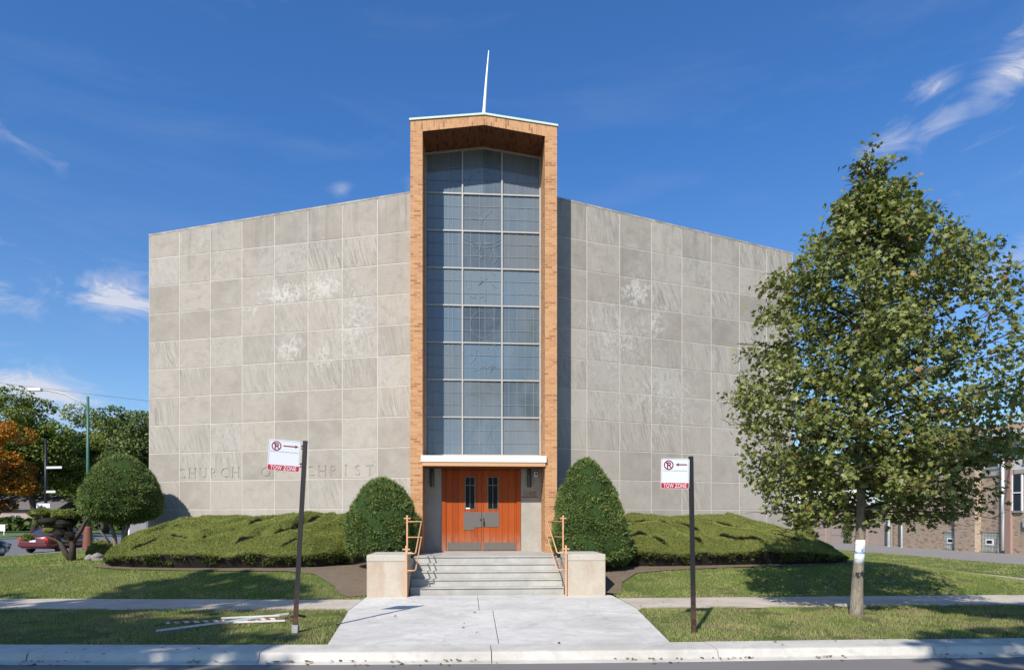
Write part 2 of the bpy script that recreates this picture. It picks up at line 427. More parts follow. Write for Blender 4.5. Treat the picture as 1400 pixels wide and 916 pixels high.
# right: narrow path, alley
mb = MB(); y = 14.3
while y < 70:
    mb.slab([(15.45, y+0.01), (16.15, y+0.01), (16.15, y+1.5), (15.45, y+1.5)], -0.05, lambda X, Y: float(gh(X, Y))+0.02); y += 1.52
struct(mb.build('path', M_SLAB), 'narrow concrete path crossing the lawn on the right')
struct(MB().box(21.4, 14.2, -0.1, 27.6, 130, 0.004).build('alley', M_ALLEY), 'grey paved alley beside the brick building')
# left: side street and far lawn
struct(sheet('side_street', np.linspace(-44, -22.3, 6), np.concatenate([[-30], np.linspace(8, 300, 12)]), lambda X, Y: X*0-0.126, M_SIDE), 'wide grey side street on the left with cars on it')
struct(MB().box(-22.35, 10.2, -0.2, -22.1, 200, 0.0).box(-44.2, 10.2, -0.2, -43.9, 200, 0.0).build('side_kerb', M_KERB), 'kerbs of the side street')
struct(sheet('far_lawn', np.linspace(-160, -44.2, 8), np.linspace(9, 240, 12), lambda X, Y: X*0+0.0, paint('far_turf', (0.11, 0.17, 0.04), 0.95, var=0.25, scale=0.4)), 'bright strip of lawn across the side street')
struct(MB().box(-200, -40, -0.2, 200, -1.2, 0.0).build('near_verge', M_LAWN), 'grass on the near side of the street')

# ---- grass blades: stuff
def blades(n, xr, yr, keep, zf, h0, h1, w, name, label, mat):
    X = RNG.uniform(*xr, n); Y = RNG.uniform(*yr, n); k = keep(X, Y); X, Y = X[k], Y[k]; n = len(X)
    Z = zf(X, Y); pt = fbm(np.stack([X, Y, X*0], -1), 1.6, 3)
    h = RNG.uniform(h0, h1, n)*(0.55+0.9*pt); a = RNG.uniform(0, 2*np.pi, n); lean = RNG.uniform(0.1, 0.9, n)*h; b = RNG.uniform(0, 2*np.pi, n)
    ww = w*RNG.uniform(0.6, 1.3, n)
    P = np.stack([X, Y, Z], -1); s = np.stack([np.cos(a)*ww, np.sin(a)*ww, 0*a], -1)
    T = P + np.stack([np.cos(b)*lean, np.sin(b)*lean, h], -1)
    V = np.stack([P-s, P+s, T], 1).reshape(-1, 3)
    tint = np.clip(0.62*pt + 0.38*RNG.random(n), 0, 1)
    o = np_mesh(name, V, np.arange(3*n).reshape(-1, 3), mat, tint=tint)
    return tag(o, label, 'grass', kind='stuff')
def m_grass():
    t = NT('grass_blades'); a = t.n('ShaderNodeAttribute', attribute_name='tint').outputs['Fac']
    c = t.ramp(a, [(0.2, (0.13, 0.20, 0.04)), (0.45, (0.235, 0.32, 0.075)), (0.62, (0.36, 0.38, 0.13)), (0.85, (0.46, 0.39, 0.20))])
    dry = t.ramp(t.noise(t.pos(), 0.55, 4, 0.6, 0.4), [(0.5, 0.0), (0.72, 0.8)])
    yv = t.n('ShaderNodeSeparateXYZ', i_0=t.pos()).outputs[1]; vg = t.math('MULTIPLY', t.math('LESS_THAN', yv, 13.6), t.ramp(t.noise(t.pos(), 1.4, 4, 0.65), [(0.38, 0.0), (0.62, 0.85)]))
    c = t.mix(t.math('MAXIMUM', dry, vg), c, (0.33, 0.275, 0.155))
    d = t.n('ShaderNodeBsdfDiffuse', i_Color=c); tr = t.n('ShaderNodeBsdfTranslucent', i_Color=c)
    mx = t.n('ShaderNodeMixShader', i_0=0.25); t.t.links.new(d.outputs[0], mx.inputs[1]); t.t.links.new(tr.outputs[0], mx.inputs[2])
    return t.out(mx)
M_GRASS = m_grass()
def lawn_keep(X, Y):
    D = Y-off(X); jx = X+0.16*RNG.normal(size=len(X)); jy = Y+0.12*RNG.normal(size=len(X)); bare = in_poly(jx, jy, BED_L) | in_poly(jx, jy, BED_R)
    thin = fbm(np.stack([X, Y, X*0], -1), 2.6, 3)
    return (D > 14.2) & ~bare & ~((X > -2.32) & (X < 3.32) & (Y < 19)) & (X > -21.9) & (X < 21.4) & ~((X > 15.4) & (X < 16.2)) & (thin > 0.34) & (np.abs(X) < 0.93*Y+1)
blades(190000, (-16, 15.5), (14.1, 18.6), lawn_keep, lawn_z, 0.022, 0.048, 0.006, 'grass', 'mown grass of the front lawn on both sides of the steps', M_GRASS)
blades(90000, (-21.9, -9), (18.0, 40), lambda X, Y: lawn_keep(X, Y) & ~((X > -11.5) & (Y > 21)), lawn_z, 0.03, 0.055, 0.010, 'grass', 'mown grass of the lawn beside the side street', M_GRASS)
blades(70000, (10.5, 21.4), (17.0, 45), lawn_keep, lawn_z, 0.02, 0.04, 0.010, 'grass', 'mown grass of the lawn beside the alley', M_GRASS)
def verge_keep(X, Y):
    D = Y-off(X); thin = fbm(np.stack([X, Y, X*0], -1), 2.2, 3)
    edge = RNG.uniform(-0.03, 0.05, len(X))
    t = (Y-9.02)/3.6; ap = (X > -1.97-0.34*t-edge) & (X < 2.86+0.44*t+edge)
    return (D > 9.0-edge) & (D < 12.52+edge) & ~ap & (thin > 0.36)
blades(190000, (-12, 13.0), (8.95, 13.6), verge_keep, verge_z, 0.02, 0.055, 0.005, 'grass', 'patchy grass of the strip between kerb and pavement', M_GRASS)
# fallen leaves
n = 900; X = RNG.uniform(-12, 14, n); Y = RNG.uniform(8.6, 17, n)
k = ~(((X > -2.3) & (X < 3.3) & (Y > 12.4))); X, Y = X[k], Y[k]; n = len(X)
D = Y-off(X); Z = np.where(D > 14.15, lawn_z(X, Y)+0.05, np.where(D < 9.0, 0.012, np.where(D < 12.5, verge_z(X, Y)+0.045, 0.012)))
ap_ = (X > -2.3) & (X < 3.3); keep = (RNG.random(n) < 0.9) & ((D < 12.5) | (D > 14.2) | (RNG.random(n) < 0.25)) & (~ap_ | (RNG.random(n) < 0.12)); X, Y, Z = X[keep], Y[keep], Z[keep]; n = len(X)
gx = RNG.uniform(-12, 13, 420); gx = gx[fbm(np.stack([gx, gx*0, gx*0], -1), 0.9, 2) > 0.42]; gy = 8.43+off(gx)-np.abs(RNG.normal(0, 0.10, len(gx))); gz = np.where(gy-off(gx) > 8.33, -0.10, -0.124)
X = np.concatenate([X, gx]); Y = np.concatenate([Y, gy]); Z = np.concatenate([Z, gz]); n = len(X)
a = RNG.uniform(0, 6.28, n); sz = RNG.uniform(0.015, 0.042, n); V = []
for q in range(4):
    r = sz*(1.0 if q % 2 == 0 else 0.6); V.append(np.stack([X+np.cos(a+q*1.57)*r, Y+np.sin(a+q*1.57)*r, Z+RNG.uniform(-0.003, 0.02, n)], -1))
tag(np_mesh('fallen_leaves', np.stack(V, 1).reshape(-1, 3), np.arange(4*n).reshape(-1, 4), m_foliage('dry_leaf', (0.10, 0.055, 0.02), (0.24, 0.15, 0.04), (0.34, 0.27, 0.07), trans=0.1), tint=RNG.random(n)), 'scattered dry brown and yellow leaves on the grass', 'leaves', kind='stuff')
# ------------------------------------------------------------------ the church
def m_panel():
    t = NT('limestone_panel'); p = t.pos()
    r = t.n('ShaderNodeNewGeometry').outputs['Random Per Island']
    r2 = t.math('FRACT', t.math('MULTIPLY', r, 17.31)); r3 = t.math('FRACT', t.math('MULTIPLY', r, 53.7)); r4 = t.math('FRACT', t.math('MULTIPLY', r, 91.13))
    sh = t.n('ShaderNodeVectorMath', operation='ADD', i_0=p, i_1=t.n('ShaderNodeCombineXYZ', i_0=t.math('MULTIPLY', r, 40.0), i_2=t.math('MULTIPLY', r2, 40.0)).outputs[0]).outputs[0]
    base = t.ramp(r, [(0.0, (0.275, 0.242, 0.20)), (0.5, (0.385, 0.338, 0.282)), (1.0, (0.49, 0.435, 0.365))])
    # cloudy body
    n1 = t.noise(sh, 1.1, 6, 0.62, 0.4); base = t.mix(t.math('MULTIPLY', t.ramp(n1, [(0.38, 0.0), (0.64, 1.0)]), 0.7), base, (0.455, 0.412, 0.362)); n2 = t.noise(sh, 2.6, 6, 0.68, 0.8); base = t.mix(t.math('MULTIPLY', t.ramp(n2, [(0.47, 0.0), (0.66, 1.0)]), 0.52), base, (0.26, 0.235, 0.20))
    # fine sawn vertical / horizontal grain
    g1 = t.noise(t.mapping(sh, (1, 1, 14)), 5.0, 4, 0.6); g2 = t.noise(t.mapping(sh, (16, 16, 1)), 3.0, 4, 0.6)
    g = t.mix(t.math('GREATER_THAN', r3, 0.55), t.n('ShaderNodeCombineXYZ', i_0=g1, i_1=g1, i_2=g1).outputs[0], t.n('ShaderNodeCombineXYZ', i_0=g2, i_1=g2, i_2=g2).outputs[0])
    base = t.mix(t.math('MULTIPLY', t.ramp(g, [(0.4, 0.0), (0.7, 1.0)]), 0.34), base, (0.22, 0.208, 0.188))
    # steep flowing veins on some panels
    warp = t.n('ShaderNodeVectorMath', operation='ADD', i_0=sh, i_1=t.n('ShaderNodeVectorMath', operation='SCALE', i_0=t.n('ShaderNodeTexNoise', i_Scale=1.6, i_Detail=3.0, i_Vector=sh).outputs['Color'], i_Scale=0.16).outputs[0]).outputs[0]
    vz = t.n('ShaderNodeSeparateXYZ', i_0=p).outputs[2]
    rowz_ = t.math('FLOOR', t.math('DIVIDE', t.math('SUBTRACT', vz, 2.07), 0.907)); low = t.math('SUBTRACT', 1.0, t.math('ABSOLUTE', t.math('DIVIDE', t.math('SUBTRACT', rowz_, 4.0), 4.6)), clamp=True)
    tilt = t.n('ShaderNodeVectorMath', operation='ADD', i_0=warp, i_1=t.n('ShaderNodeCombineXYZ', i_0=t.math('MULTIPLY', vz, t.math('ADD', 0.16, t.math('MULTIPLY', r3, 0.26)))).outputs[0]).outputs[0]
    vein = t.ramp(t.noise(t.mapping(tilt, (9, 9, 0.35)), 1.9, 6, 0.66), [(0.36, 0.0), (0.48, 0.45), (0.53, 0.6), (0.68, 1.0)])
    vs = t.math('MULTIPLY', t.math('GREATER_THAN', t.math('ADD', r2, t.math('MULTIPLY', low, 0.40)), 0.80), t.ramp(t.noise(p, 0.45, 2), [(0.38, 0.35), (0.6, 1.0)]))
    base = t.mix(t.math('MULTIPLY', vs, 0.85), base, t.mix(vein, (0.225, 0.203, 0.175), (0.52, 0.475, 0.41)))
    # marbled swirls on a few
    sw = t.ramp(t.noise(sh, 4.2, 7, 0.7, 2.2), [(0.46, 0.0), (0.54, 1.0)])
    base = t.mix(t.math('MULTIPLY', t.math('GREATER_THAN', r4, 0.9), t.math('MULTIPLY', sw, 0.5)), base, (0.46, 0.445, 0.405))
    # lime bloom in the places where the photo has it
    cs = [(-5.7, 8.72, 1.0, 0.42), (-4.45, 8.85, 0.75, 0.45), (-6.8, 8.4, 0.5, 0.3), (-5.5, 7.0, 0.55, 0.5), (-4.4, 6.7, 0.5, 0.5), (-3.5, 7.6, 0.7, 1.3), (5.25, 8.9, 0.65, 0.6), (5.95, 8.0, 0.3, 0.6), (4.6, 7.4, 1.4, 1.1), (6.2, 5.6, 1.6, 1.0)]
    xyz = t.n('ShaderNodeSeparateXYZ', i_0=p); reg = None
    for i, (cx, cz, sx, sz) in enumerate(cs):
        dx = t.math('DIVIDE', t.math('SUBTRACT', xyz.outputs[0], cx), sx); dz = t.math('DIVIDE', t.math('SUBTRACT', xyz.outputs[2], cz), sz)
        e = t.math('MULTIPLY', t.math('POWER', 2.718, t.math('MULTIPLY', t.math('ADD', t.math('MULTIPLY', dx, dx), t.math('MULTIPLY', dz, dz)), -1.0)), 0.82 if i < 2 else (0.8 if i in (3, 6, 7) else 0.6))
        reg = e if reg is None else t.math('MAXIMUM', reg, e)
    bl = t.noise(t.mapping(sh, (1.3, 1.3, 1)), 3.8, 8, 0.74, 1.9)
    bloom = t.ramp(t.math('ADD', bl, t.math('MULTIPLY', reg, 0.17)), [(0.585, 0.0), (0.645, 0.9), (0.8, 1.0)])
    base = t.mix(t.math('MULTIPLY', bloom, t.math('ADD', 0.1, t.math('MULTIPLY', reg, 1.0)), clamp=True), base, (0.60, 0.575, 0.53))
    fadez = t.math('SUBTRACT', 1.0, t.math('DIVIDE', vz, 9.5), clamp=True); base = t.mix(t.math('MULTIPLY', fadez, t.math('MULTIPLY', t.ramp(t.noise(p, 0.35, 3), [(0.3, 0.1), (0.65, 1.0)]), 0.55)), base, (0.485, 0.445, 0.39))
    # dirt runs below the coping
    run = t.math('MULTIPLY', t.ramp(t.noise(t.mapping(p, (3.2, 3.2, 0.16)), 1.6, 4, 0.6), [(0.52, 0.0), (0.72, 1.0)]), t.ramp(t.math('DIVIDE', vz, 11.5), [(0.78, 0.0), (1.0, 1.0)]))
    base = t.mix(t.math('MULTIPLY', run, 0.8), base, (0.17, 0.16, 0.145))
    grit = t.noise(p, 55, 3, 0.7); base = t.mix(t.math('MULTIPLY', grit, 0.30), base, (0.22, 0.21, 0.19))
    return t.pbr(base, 0.82, t.math('ADD', t.math('MULTIPLY', n1, 0.4), t.math('MULTIPLY', grit, 0.6)), 0.25, 0.006, spec=0.25)
M_PANEL = m_panel()
M_MORT = m_concrete('panel_mortar', (0.58, 0.53, 0.46), 0.18, 0.9, 60)
M_COPE = m_concrete('coping_stone', (0.42, 0.39, 0.34), 0.45, 2.6, 50, stain=(0.16, 0.145, 0.12))
M_BRK = m_brick('tower_brick', [(0.47, 0.20, 0.075), (0.59, 0.285, 0.118), (0.66, 0.36, 0.165)], (0.50, 0.35, 0.225), dark=(0.33, 0.125, 0.06), amount=0.11)
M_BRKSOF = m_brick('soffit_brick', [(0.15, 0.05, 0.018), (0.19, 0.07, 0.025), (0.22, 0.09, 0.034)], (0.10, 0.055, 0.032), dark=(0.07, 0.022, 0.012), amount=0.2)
M_COPPER = paint('copper_edge', (0.50, 0.60, 0.50), 0.6, var=0.25, scale=3)
M_WHITE = paint('white_enamel', (0.80, 0.80, 0.78), 0.4, var=0.05)
M_FRAME = paint('window_frame_aluminium', (0.41, 0.395, 0.36), 0.45, 0.1, var=0.15)
M_TAN = paint('tan_fascia', (0.56, 0.31, 0.15), 0.55, var=0.15, scale=2.5)
M_UNDER = paint('canopy_underside', (0.12, 0.06, 0.04), 0.7)
M_LEAD = paint('glazing_lead', (0.215, 0.245, 0.27), 0.6, var=0.2)
M_VEST = m_concrete('porch_stone', (0.40, 0.385, 0.34), 0.22, 1.6, 60, stain=(0.30, 0.28, 0.24))
M_GREY = paint('brushed_plate', (0.165, 0.148, 0.13), 0.42, 0.35, var=0.12, scale=9)
M_DARKGLASS = paint('dark_door_glass', (0.010, 0.009, 0.009), 0.25, var=0.0, spec=0.12)
M_BLACK = paint('black_metal', (0.018, 0.018, 0.02), 0.45, 0.3)
M_ROOF = paint('roof_felt', (0.06, 0.06, 0.06), 0.9)
def m_door():
    t = NT('varnished_door_boards'); p = t.pos()
    x = t.n('ShaderNodeSeparateXYZ', i_0=p)
    pl = t.math('DIVIDE', t.math('ADD', x.outputs[0], 0.668), 0.1842); cell = t.math('FLOOR', pl)
    rnd = t.n('ShaderNodeTexWhiteNoise', noise_dimensions='1D', i_W=cell).outputs[0]
    gr = t.noise(t.mapping(p, (26, 4, 1.1)), 2.0, 5, 0.65, 0.6)
    c = t.mix(rnd, (0.33, 0.058, 0.009), (0.43, 0.092, 0.014)); c = t.mix(t.math('MULTIPLY', t.ramp(gr, [(0.35, 0.0), (0.7, 1.0)]), 0.55), c, (0.24, 0.042, 0.008))
    fade = t.math('MULTIPLY', t.ramp(t.math('DIVIDE', t.math('SUBTRACT', x.outputs[2], 0.82), 0.8), [(0.2, 1.0), (0.75, 0.0)]), t.ramp(t.noise(t.mapping(p, (8, 1, 2)), 1.5, 4), [(0.35, 0.2), (0.65, 0.8)]))
    c = t.mix(fade, c, (0.33, 0.19, 0.13))
    fr = t.math('FRACT', pl); gap = t.math('MAXIMUM', t.math('LESS_THAN', fr, 0.03), t.math('GREATER_THAN', fr, 0.97))
    c = t.mix(t.math('MULTIPLY', gap, 0.8), c, (0.10, 0.025, 0.012))
    return t.pbr(c, 0.5, t.math('SUBTRACT', t.math('MULTIPLY', gr, 0.3), gap), 0.5, 0.004, spec=0.2)
M_DOOR = m_door()
def m_pane():
    t = NT('protective_glazing'); p = t.pos()
    r = t.n('ShaderNodeNewGeometry').outputs['Random Per Island']
    c = t.ramp(r, [(0.0, (0.055, 0.072, 0.088)), (0.25, (0.10, 0.14, 0.175)), (0.45, (0.16, 0.168, 0.168)), (0.7, (0.10, 0.17, 0.24)), (1.0, (0.18, 0.22, 0.245))])
    film = t.noise(t.mapping(p, (1, 1, 0.5)), 1.5, 5, 0.65, 0.7); c = t.mix(t.math('MULTIPLY', t.ramp(film, [(0.35, 0.0), (0.75, 1.0)]), 0.6), c, (0.20, 0.225, 0.235))
    fine = t.noise(p, 22, 4, 0.7); c = t.mix(t.math('MULTIPLY', fine, 0.25), c, (0.06, 0.085, 0.11))
    wob = t.noise(p, 0.9, 3, 0.5)
    return t.pbr(c, 0.06, wob, 0.10, 0.05, spec=0.5)
M_PANE = m_pane()

TC = 0.43
church = thing('church_building', 'grey stone panelled church with tall orange brick entrance tower and spire', 'church', (TC, 18.1, 0))
# ---- the two stone wings
PITCH, ROWH, Z0 = 1.146, 0.907, 2.07
WL = 9.17; MW = 0.30
def wing_frame(sgn):
    o = Vector((-1.628 if sgn < 0 else 2.49, 19.1, 0)); d = Vector((sgn, MW, 0)).normalized(); nrm = Vector((d.y, -d.x, 0))
    if nrm.y > 0: nrm = -nrm
    return o, d, nrm
def top_z(s): return 11.36-0.041*s
def wpt(fr, s, depth, z):
    o, d, n = fr; q = o + d*s + n*(-depth); return (q.x, q.y, z)
def wedge_box(mb, fr, s0, s1, d0, d1, z0, z1a, z1b, mi=0, sgn=1, bev=0.0):
    """closed box in the wing's frame, its top may slope, front edges chamfered"""
    c = bev
    vs = [wpt(fr, s0+c, d0, z0+c), wpt(fr, s1-c, d0, z0+c), wpt(fr, s1-c, d0, z1b-c), wpt(fr, s0+c, d0, z1a-c),
          wpt(fr, s0, d0+c, z0), wpt(fr, s1, d0+c, z0), wpt(fr, s1, d0+c, z1b), wpt(fr, s0, d0+c, z1a),
          wpt(fr, s0, d1, z0), wpt(fr, s1, d1, z0), wpt(fr, s1, d1, z1b), wpt(fr, s0, d1, z1a)]
    fs = [(0,1,2,3), (0,4,5,1), (1,5,6,2), (2,6,7,3), (3,7,4,0), (4,8,9,5), (5,9,10,6), (6,10,11,7), (7,11,8,4), (11,10,9,8)]
    if sgn < 0: fs = [tuple(reversed(f)) for f in fs]
    mb.add(vs, fs, mi)

def cut_letters(panels_mb, fr):
    """inscription cut 2 cm into the row of panels; serifed capitals"""
    o, d, n = fr
    me = bpy.data.meshes.new('row'); me.from_pydata(panels_mb.v, [], panels_mb.f)
    ob = bpy.data.objects.new('row', me); COL.objects.link(ob)
    bmt = bmesh.new()
    words = [('CHURCH', 8.03, 5.83), ('OF', 4.99, 4.38), ('CHRIST', 3.45, 1.26)]
    for w, sa, sb in words:
        n_ = len(w); cw = 0.225; pitch = (abs(sb-sa)-cw)/(n_-1)
        for i, ch in enumerate(w):
            s = sa - cw/2 - pitch*i
            g = text_bm(ch, 0.455, 0.016, -0.006); bmesh.ops.remove_doubles(g, verts=g.verts[:], dist=1e-5)
            xs = [v.co.x for v in g.verts]; xc = (min(xs)+max(xs))/2; wdt = max(xs)-min(xs)
            # serifs
            ser = {'H': [(-1, 0), (1, 0), (-1, 1), (1, 1)], 'I': [(0, 0), (0, 1)], 'T': [(0, 0)], 'F': [(-1, 0)], 'R': [(-1, 0)], 'U': [(-1, 1), (1, 1)]}.get(ch, [])
            for v in g.verts: v.co.x -= xc
            for sx, tp in ser:
                bmesh.ops.create_cube(g, size=1, matrix=Matrix.Translation((sx*(wdt/2-0.02), 0.322 if tp else 0.008, 0.0003)) @ Matrix.Diagonal((0.085, 0.017, 0.0302, 1)))
            for v in g.verts:
                q = o + d*(s - v.co.x) + n*(v.co.z*1.0); v.co = Vector((q.x, q.y, 3.065+v.co.y))
            mt = bpy.data.meshes.new('g'); g.to_mesh(mt); bmt.from_mesh(mt); g.free(); bpy.data.meshes.remove(mt)
    bmesh.ops.recalc_face_normals(bmt, faces=bmt.faces[:])
    mc = bpy.data.meshes.new('cut'); bmt.to_mesh(mc); bmt.free()
    oc = bpy.data.objects.new('cut', mc); COL.objects.link(oc)
    md = ob.modifiers.new('b', 'BOOLEAN'); md.object = oc; md.operation = 'DIFFERENCE'; md.solver = 'EXACT'; md.use_self = True
    dg = bpy.context.evaluated_depsgraph_get(); dg.update()
    res = bpy.data.meshes.new_from_object(ob.evaluated_get(dg))
    vs = [v.co[:] for v in res.vertices]; fs = [list(p.vertices) for p in res.polygons]
    bpy.data.objects.remove(ob); bpy.data.objects.remove(oc); bpy.data.meshes.remove(res); bpy.data.meshes.remove(me); bpy.data.meshes.remove(mc)
    return vs, fs

for sgn in (-1, 1):
    fr = wing_frame(sgn); mb = MB(); mm = MB()
    rows = [(-0.3, Z0-ROWH)] + [(Z0+ROWH*k, Z0+ROWH*(k+1)) for k in range(-1, 9)] + [(Z0+ROWH*9, None)]
    G = 0.0125
    rj = random.Random(9+sgn)
    for c in range(8):
        s0, s1 = c*PITCH+G, (c+1)*PITCH-G
        if c == 0: s0 = 0.02
        for (za, zb) in rows:
            ta, tb = (zb-G, zb-G) if zb else (top_z(s0)-0.0, top_z(s1)-0.0)
            insc = sgn < 0 and zb and abs(za-(Z0+ROWH)) < 0.01
            pr = rj.uniform(-0.002, 0.002)
            target = MB() if insc else mb
            wedge_box(target, fr, s0, s1, pr, 0.09, za+G, ta, tb, 0, sgn, 0.004)
            if insc:
                mm.add(target.v, target.f)
    if sgn < 0:
        vs, fs = cut_letters(mm, fr); mb.add(vs, fs, 0)
    w = mb.build('wing_wall', M_PANEL, church)
    bk = MB(); wedge_box(bk, fr, 0.0, WL, 0.06, 0.5, -0.3, top_z(0)-0.02, top_z(WL)-0.02, 0, sgn)
    for c in range(9):
        sj = c*PITCH; wedge_box(bk, fr, max(sj-0.03, 0.001), min(sj+0.03, WL), 0.006, 0.055, -0.3, top_z(sj)-0.02, top_z(sj)-0.02, 0, sgn)
    for k in range(-1, 10):
        zj = Z0+ROWH*k; wedge_box(bk, fr, 0.001, WL-0.002, 0.0075, 0.054, zj-0.03, zj+0.03, zj+0.03, 0, sgn)
    bk.build('mortar', M_MORT, w)
    cp = MB(); wedge_box(cp, fr, 0.0, WL+0.01, -0.004, 0.55, top_z(0)+0.0, top_z(0)+0.055, top_z(WL)+0.055, 0, sgn)
    # slope the underside too
    for i in range(len(cp.v)):
        if cp.v[i][2] < 11.37 and i in (0, 1, 4, 5, 8, 9): s = 0.0 if i in (0, 4, 8) else WL; cp.v[i] = (cp.v[i][0], cp.v[i][1], top_z(s)+0.002)
    cp.build('coping', M_COPE, church)
    # side wall going back, roof
    ex = fr[0] + fr[1]*WL
    sw = MB(); x0, x1 = sorted((ex.x - sgn*0.35, ex.x - sgn*0.02)); sw.box(x0, ex.y+0.5, -0.3, x1, 46, 10.9); sw.build('side_wall', M_VEST, church)
rf = MB(); rf.slab([(-10.0, 22.0), (-1.2, 19.7), (2.0, 19.7), (10.9, 22.0), (10.9, 46), (-10.0, 46)], 10.3, 10.5); rf.build('roof', M_ROOF, church)
MB().box(-10.0, 45.6, -0.3, 10.9, 46, 10.3).build('rear_wall', M_VEST, church)

# ---- brick tower
XL, XR, IL, IR = -1.628, 2.49, -1.29, 2.15
YF, YB, YW = 18.1, 26.0, 19.2
EI, PI_ = 12.60, 12.83     # inner eave and peak
EO, PO = 12.86, 13.10      # outer eave and peak
def gz(x, e, p, half): return e + (p-e)*(1-abs(x-TC)/half)
tw = MB()
tw.box(XL, YF, -0.1, IL, YW+0.25, EI-0.02); tw.box(IR, YF, -0.1, XR, YW+0.25, EI-0.02)
tw.box(XL+0.004, YW+0.25, -0.1, XR-0.004, YB, EI)
tw.build('tower_frame', M_BRK, church)
# gabled brick head laid on end
hd = MB(); H = (XR-XL)/2
poly = [(XL, EI-0.02), (IL, EI-0.02), (IL, EI), (TC, PI_), (IR, EI), (IR, EI-0.02), (XR, EI-0.02), (XR, EO), (TC, PO), (XL, EO)]
hd.prism([(XL, EI-0.018), (IL, EI-0.018), (TC, PI_), (TC, PO), (XL, EO)], YF, YB)
hd.prism([(TC, PI_), (IR, EI-0.018), (XR, EI-0.018), (XR, EO), (TC, PO)], YF, YB)
hd.build('tower_head', M_BRK, church, swap_uv=True)
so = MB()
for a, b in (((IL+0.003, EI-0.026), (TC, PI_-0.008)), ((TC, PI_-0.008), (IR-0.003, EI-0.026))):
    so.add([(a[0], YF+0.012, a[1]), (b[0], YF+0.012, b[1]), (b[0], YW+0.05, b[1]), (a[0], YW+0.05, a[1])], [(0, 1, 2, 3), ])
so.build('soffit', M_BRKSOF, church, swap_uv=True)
ce = MB()
for a, b in (((XL-0.03, EO-0.003), (TC, PO)), ((TC, PO), (XR+0.03, EO-0.003))):
    ce.add([(a[0], YF-0.03, a[1]+0.004), (b[0], YF-0.03, b[1]+0.004), (b[0], YB, b[1]+0.004), (a[0], YB, a[1]+0.004),
            (a[0], YF-0.03, a[1]+0.06), (b[0], YF-0.03, b[1]+0.06), (b[0], YB, b[1]+0.06), (a[0], YB, a[1]+0.06)],
           [(0,3,2,1), (4,5,6,7), (0,1,5,4), (1,2,6,5), (2,3,7,6), (3,0,4,7)])
ce.build('roof_edge', M_COPPER, church)
MB().tube([(0.42, 18.6, 13.1), (0.433, 18.6, 13.45), (0.50, 18.6, 14.4), (0.572, 18.6, 15.28)], [0.062, 0.05, 0.032, 0.012], 10).build('spire', M_WHITE, church)
# ---- tall window
ML = [IL, -0.19, 0.985, IR]; ZS = 3.63
rowz = [ZS] + [3.68 + 1.1055*k for k in range(1, 8)]
def ptop(x): return gz(x, EI, PI_, (IR-IL)/2)
win = MB()
for x in (ML[1], ML[2]): win.box(x-0.022, YW-0.05, ZS, x+0.022, YW+0.02, ptop(x)-0.03)
for x in (IL+0.022, IR-0.022): win.box(x-0.02, YW-0.04, ZS, x+0.02, YW+0.02, ptop(x)-0.04)
for z in rowz[1:]: win.box(IL+0.045, YW-0.044, z-0.02, IR-0.045, YW+0.015, z+0.02)
win.box(IL+0.3, YW-0.052, ZS-0.06, IR-0.045, YW+0.02, ZS+0.05)
for a, b in (((IL, EI-0.035), (TC, PI_-0.035)), ((TC, PI_-0.035), (IR, EI-0.035))): win.beam((a[0], YW-0.03, a[1]), (b[0], YW-0.03, b[1]), 0.05, 0.05)
w = win.build('window', M_FRAME, church)
gl = MB(); ld = MB(); rp = random.Random(21)
def pane(x0, x1, z0, z1a, z1b):
    t1, t2 = rp.uniform(-0.009, 0.009), rp.uniform(-0.007, 0.007); y = YW+0.0
    f = lambda x, z: y + t1*(x-(x0+x1)/2) + t2*(z-(z0+z1a)/2)
    gl.add([(x0, f(x0, z0), z0), (x1, f(x1, z0), z0), (x1, f(x1, z1b), z1b), (x0, f(x0, z1a), z1a)], [(0, 1, 2, 3)])
yl = YW-0.012
def lead(p, q, w=0.012): ld.beam((p[0], yl, p[1]), (q[0], yl, q[1]), 0.004, w, (0, 0, 1)) if abs(p[0]-q[0]) > 1e-4 else ld.box(p[0]-w/2, yl-0.002, p[1], p[0]+w/2, yl+0.002, q[1])
for c in range(3):
    xa, xb = ML[c], ML[c+1]
    for k in range(8):
        za = rowz[k]; zb = rowz[k+1] if k < 7 else None
        za2, zb2 = (zb, zb) if zb else (ptop(xa+0.03)-0.05, ptop(xb-0.03)-0.05)
        if c == 1 and not zb: pane(xa, TC, za, za2, PI_-0.04); pane(TC, xb, za, PI_-0.04, zb2); zt = min(za2, zb2)
        else: pane(xa, xb, za, za2, zb2); zt = min(za2, zb2)
        h = zt-za
        for f in (0.335, 0.67): lead((xa+0.03, za+h*f), (xb-0.03, za+h*f))
        if c != 1:
            cols = (0.18, 0.39, 0.60, 0.81) if c == 2 else (0.62, 0.74, 0.91, 0.22)
            for f in cols: lead((xa+(xb-xa)*f, za+0.03), (xa+(xb-xa)*f, zt-0.02))
        else:
            for f in (0.2, 0.43, 0.57, 0.8): lead((xa+(xb-xa)*f, za+0.03), (xa+(xb-xa)*f, zt-0.02), 0.01)
def curve(pts, w=0.0075):
    for p, q in zip(pts, pts[1:]): ld.beam((p[0], yl-0.005, p[1]), (q[0], yl-0.005, q[1]), 0.004, w)
def arc(cx, cz, rx, rz, a0, a1, n=14): return [(cx+rx*math.cos(R(a0+(a1-a0)*i/n)), cz+rz*math.sin(R(a0+(a1-a0)*i/n))) for i in range(n+1)]
CX = (ML[1]+ML[2])/2
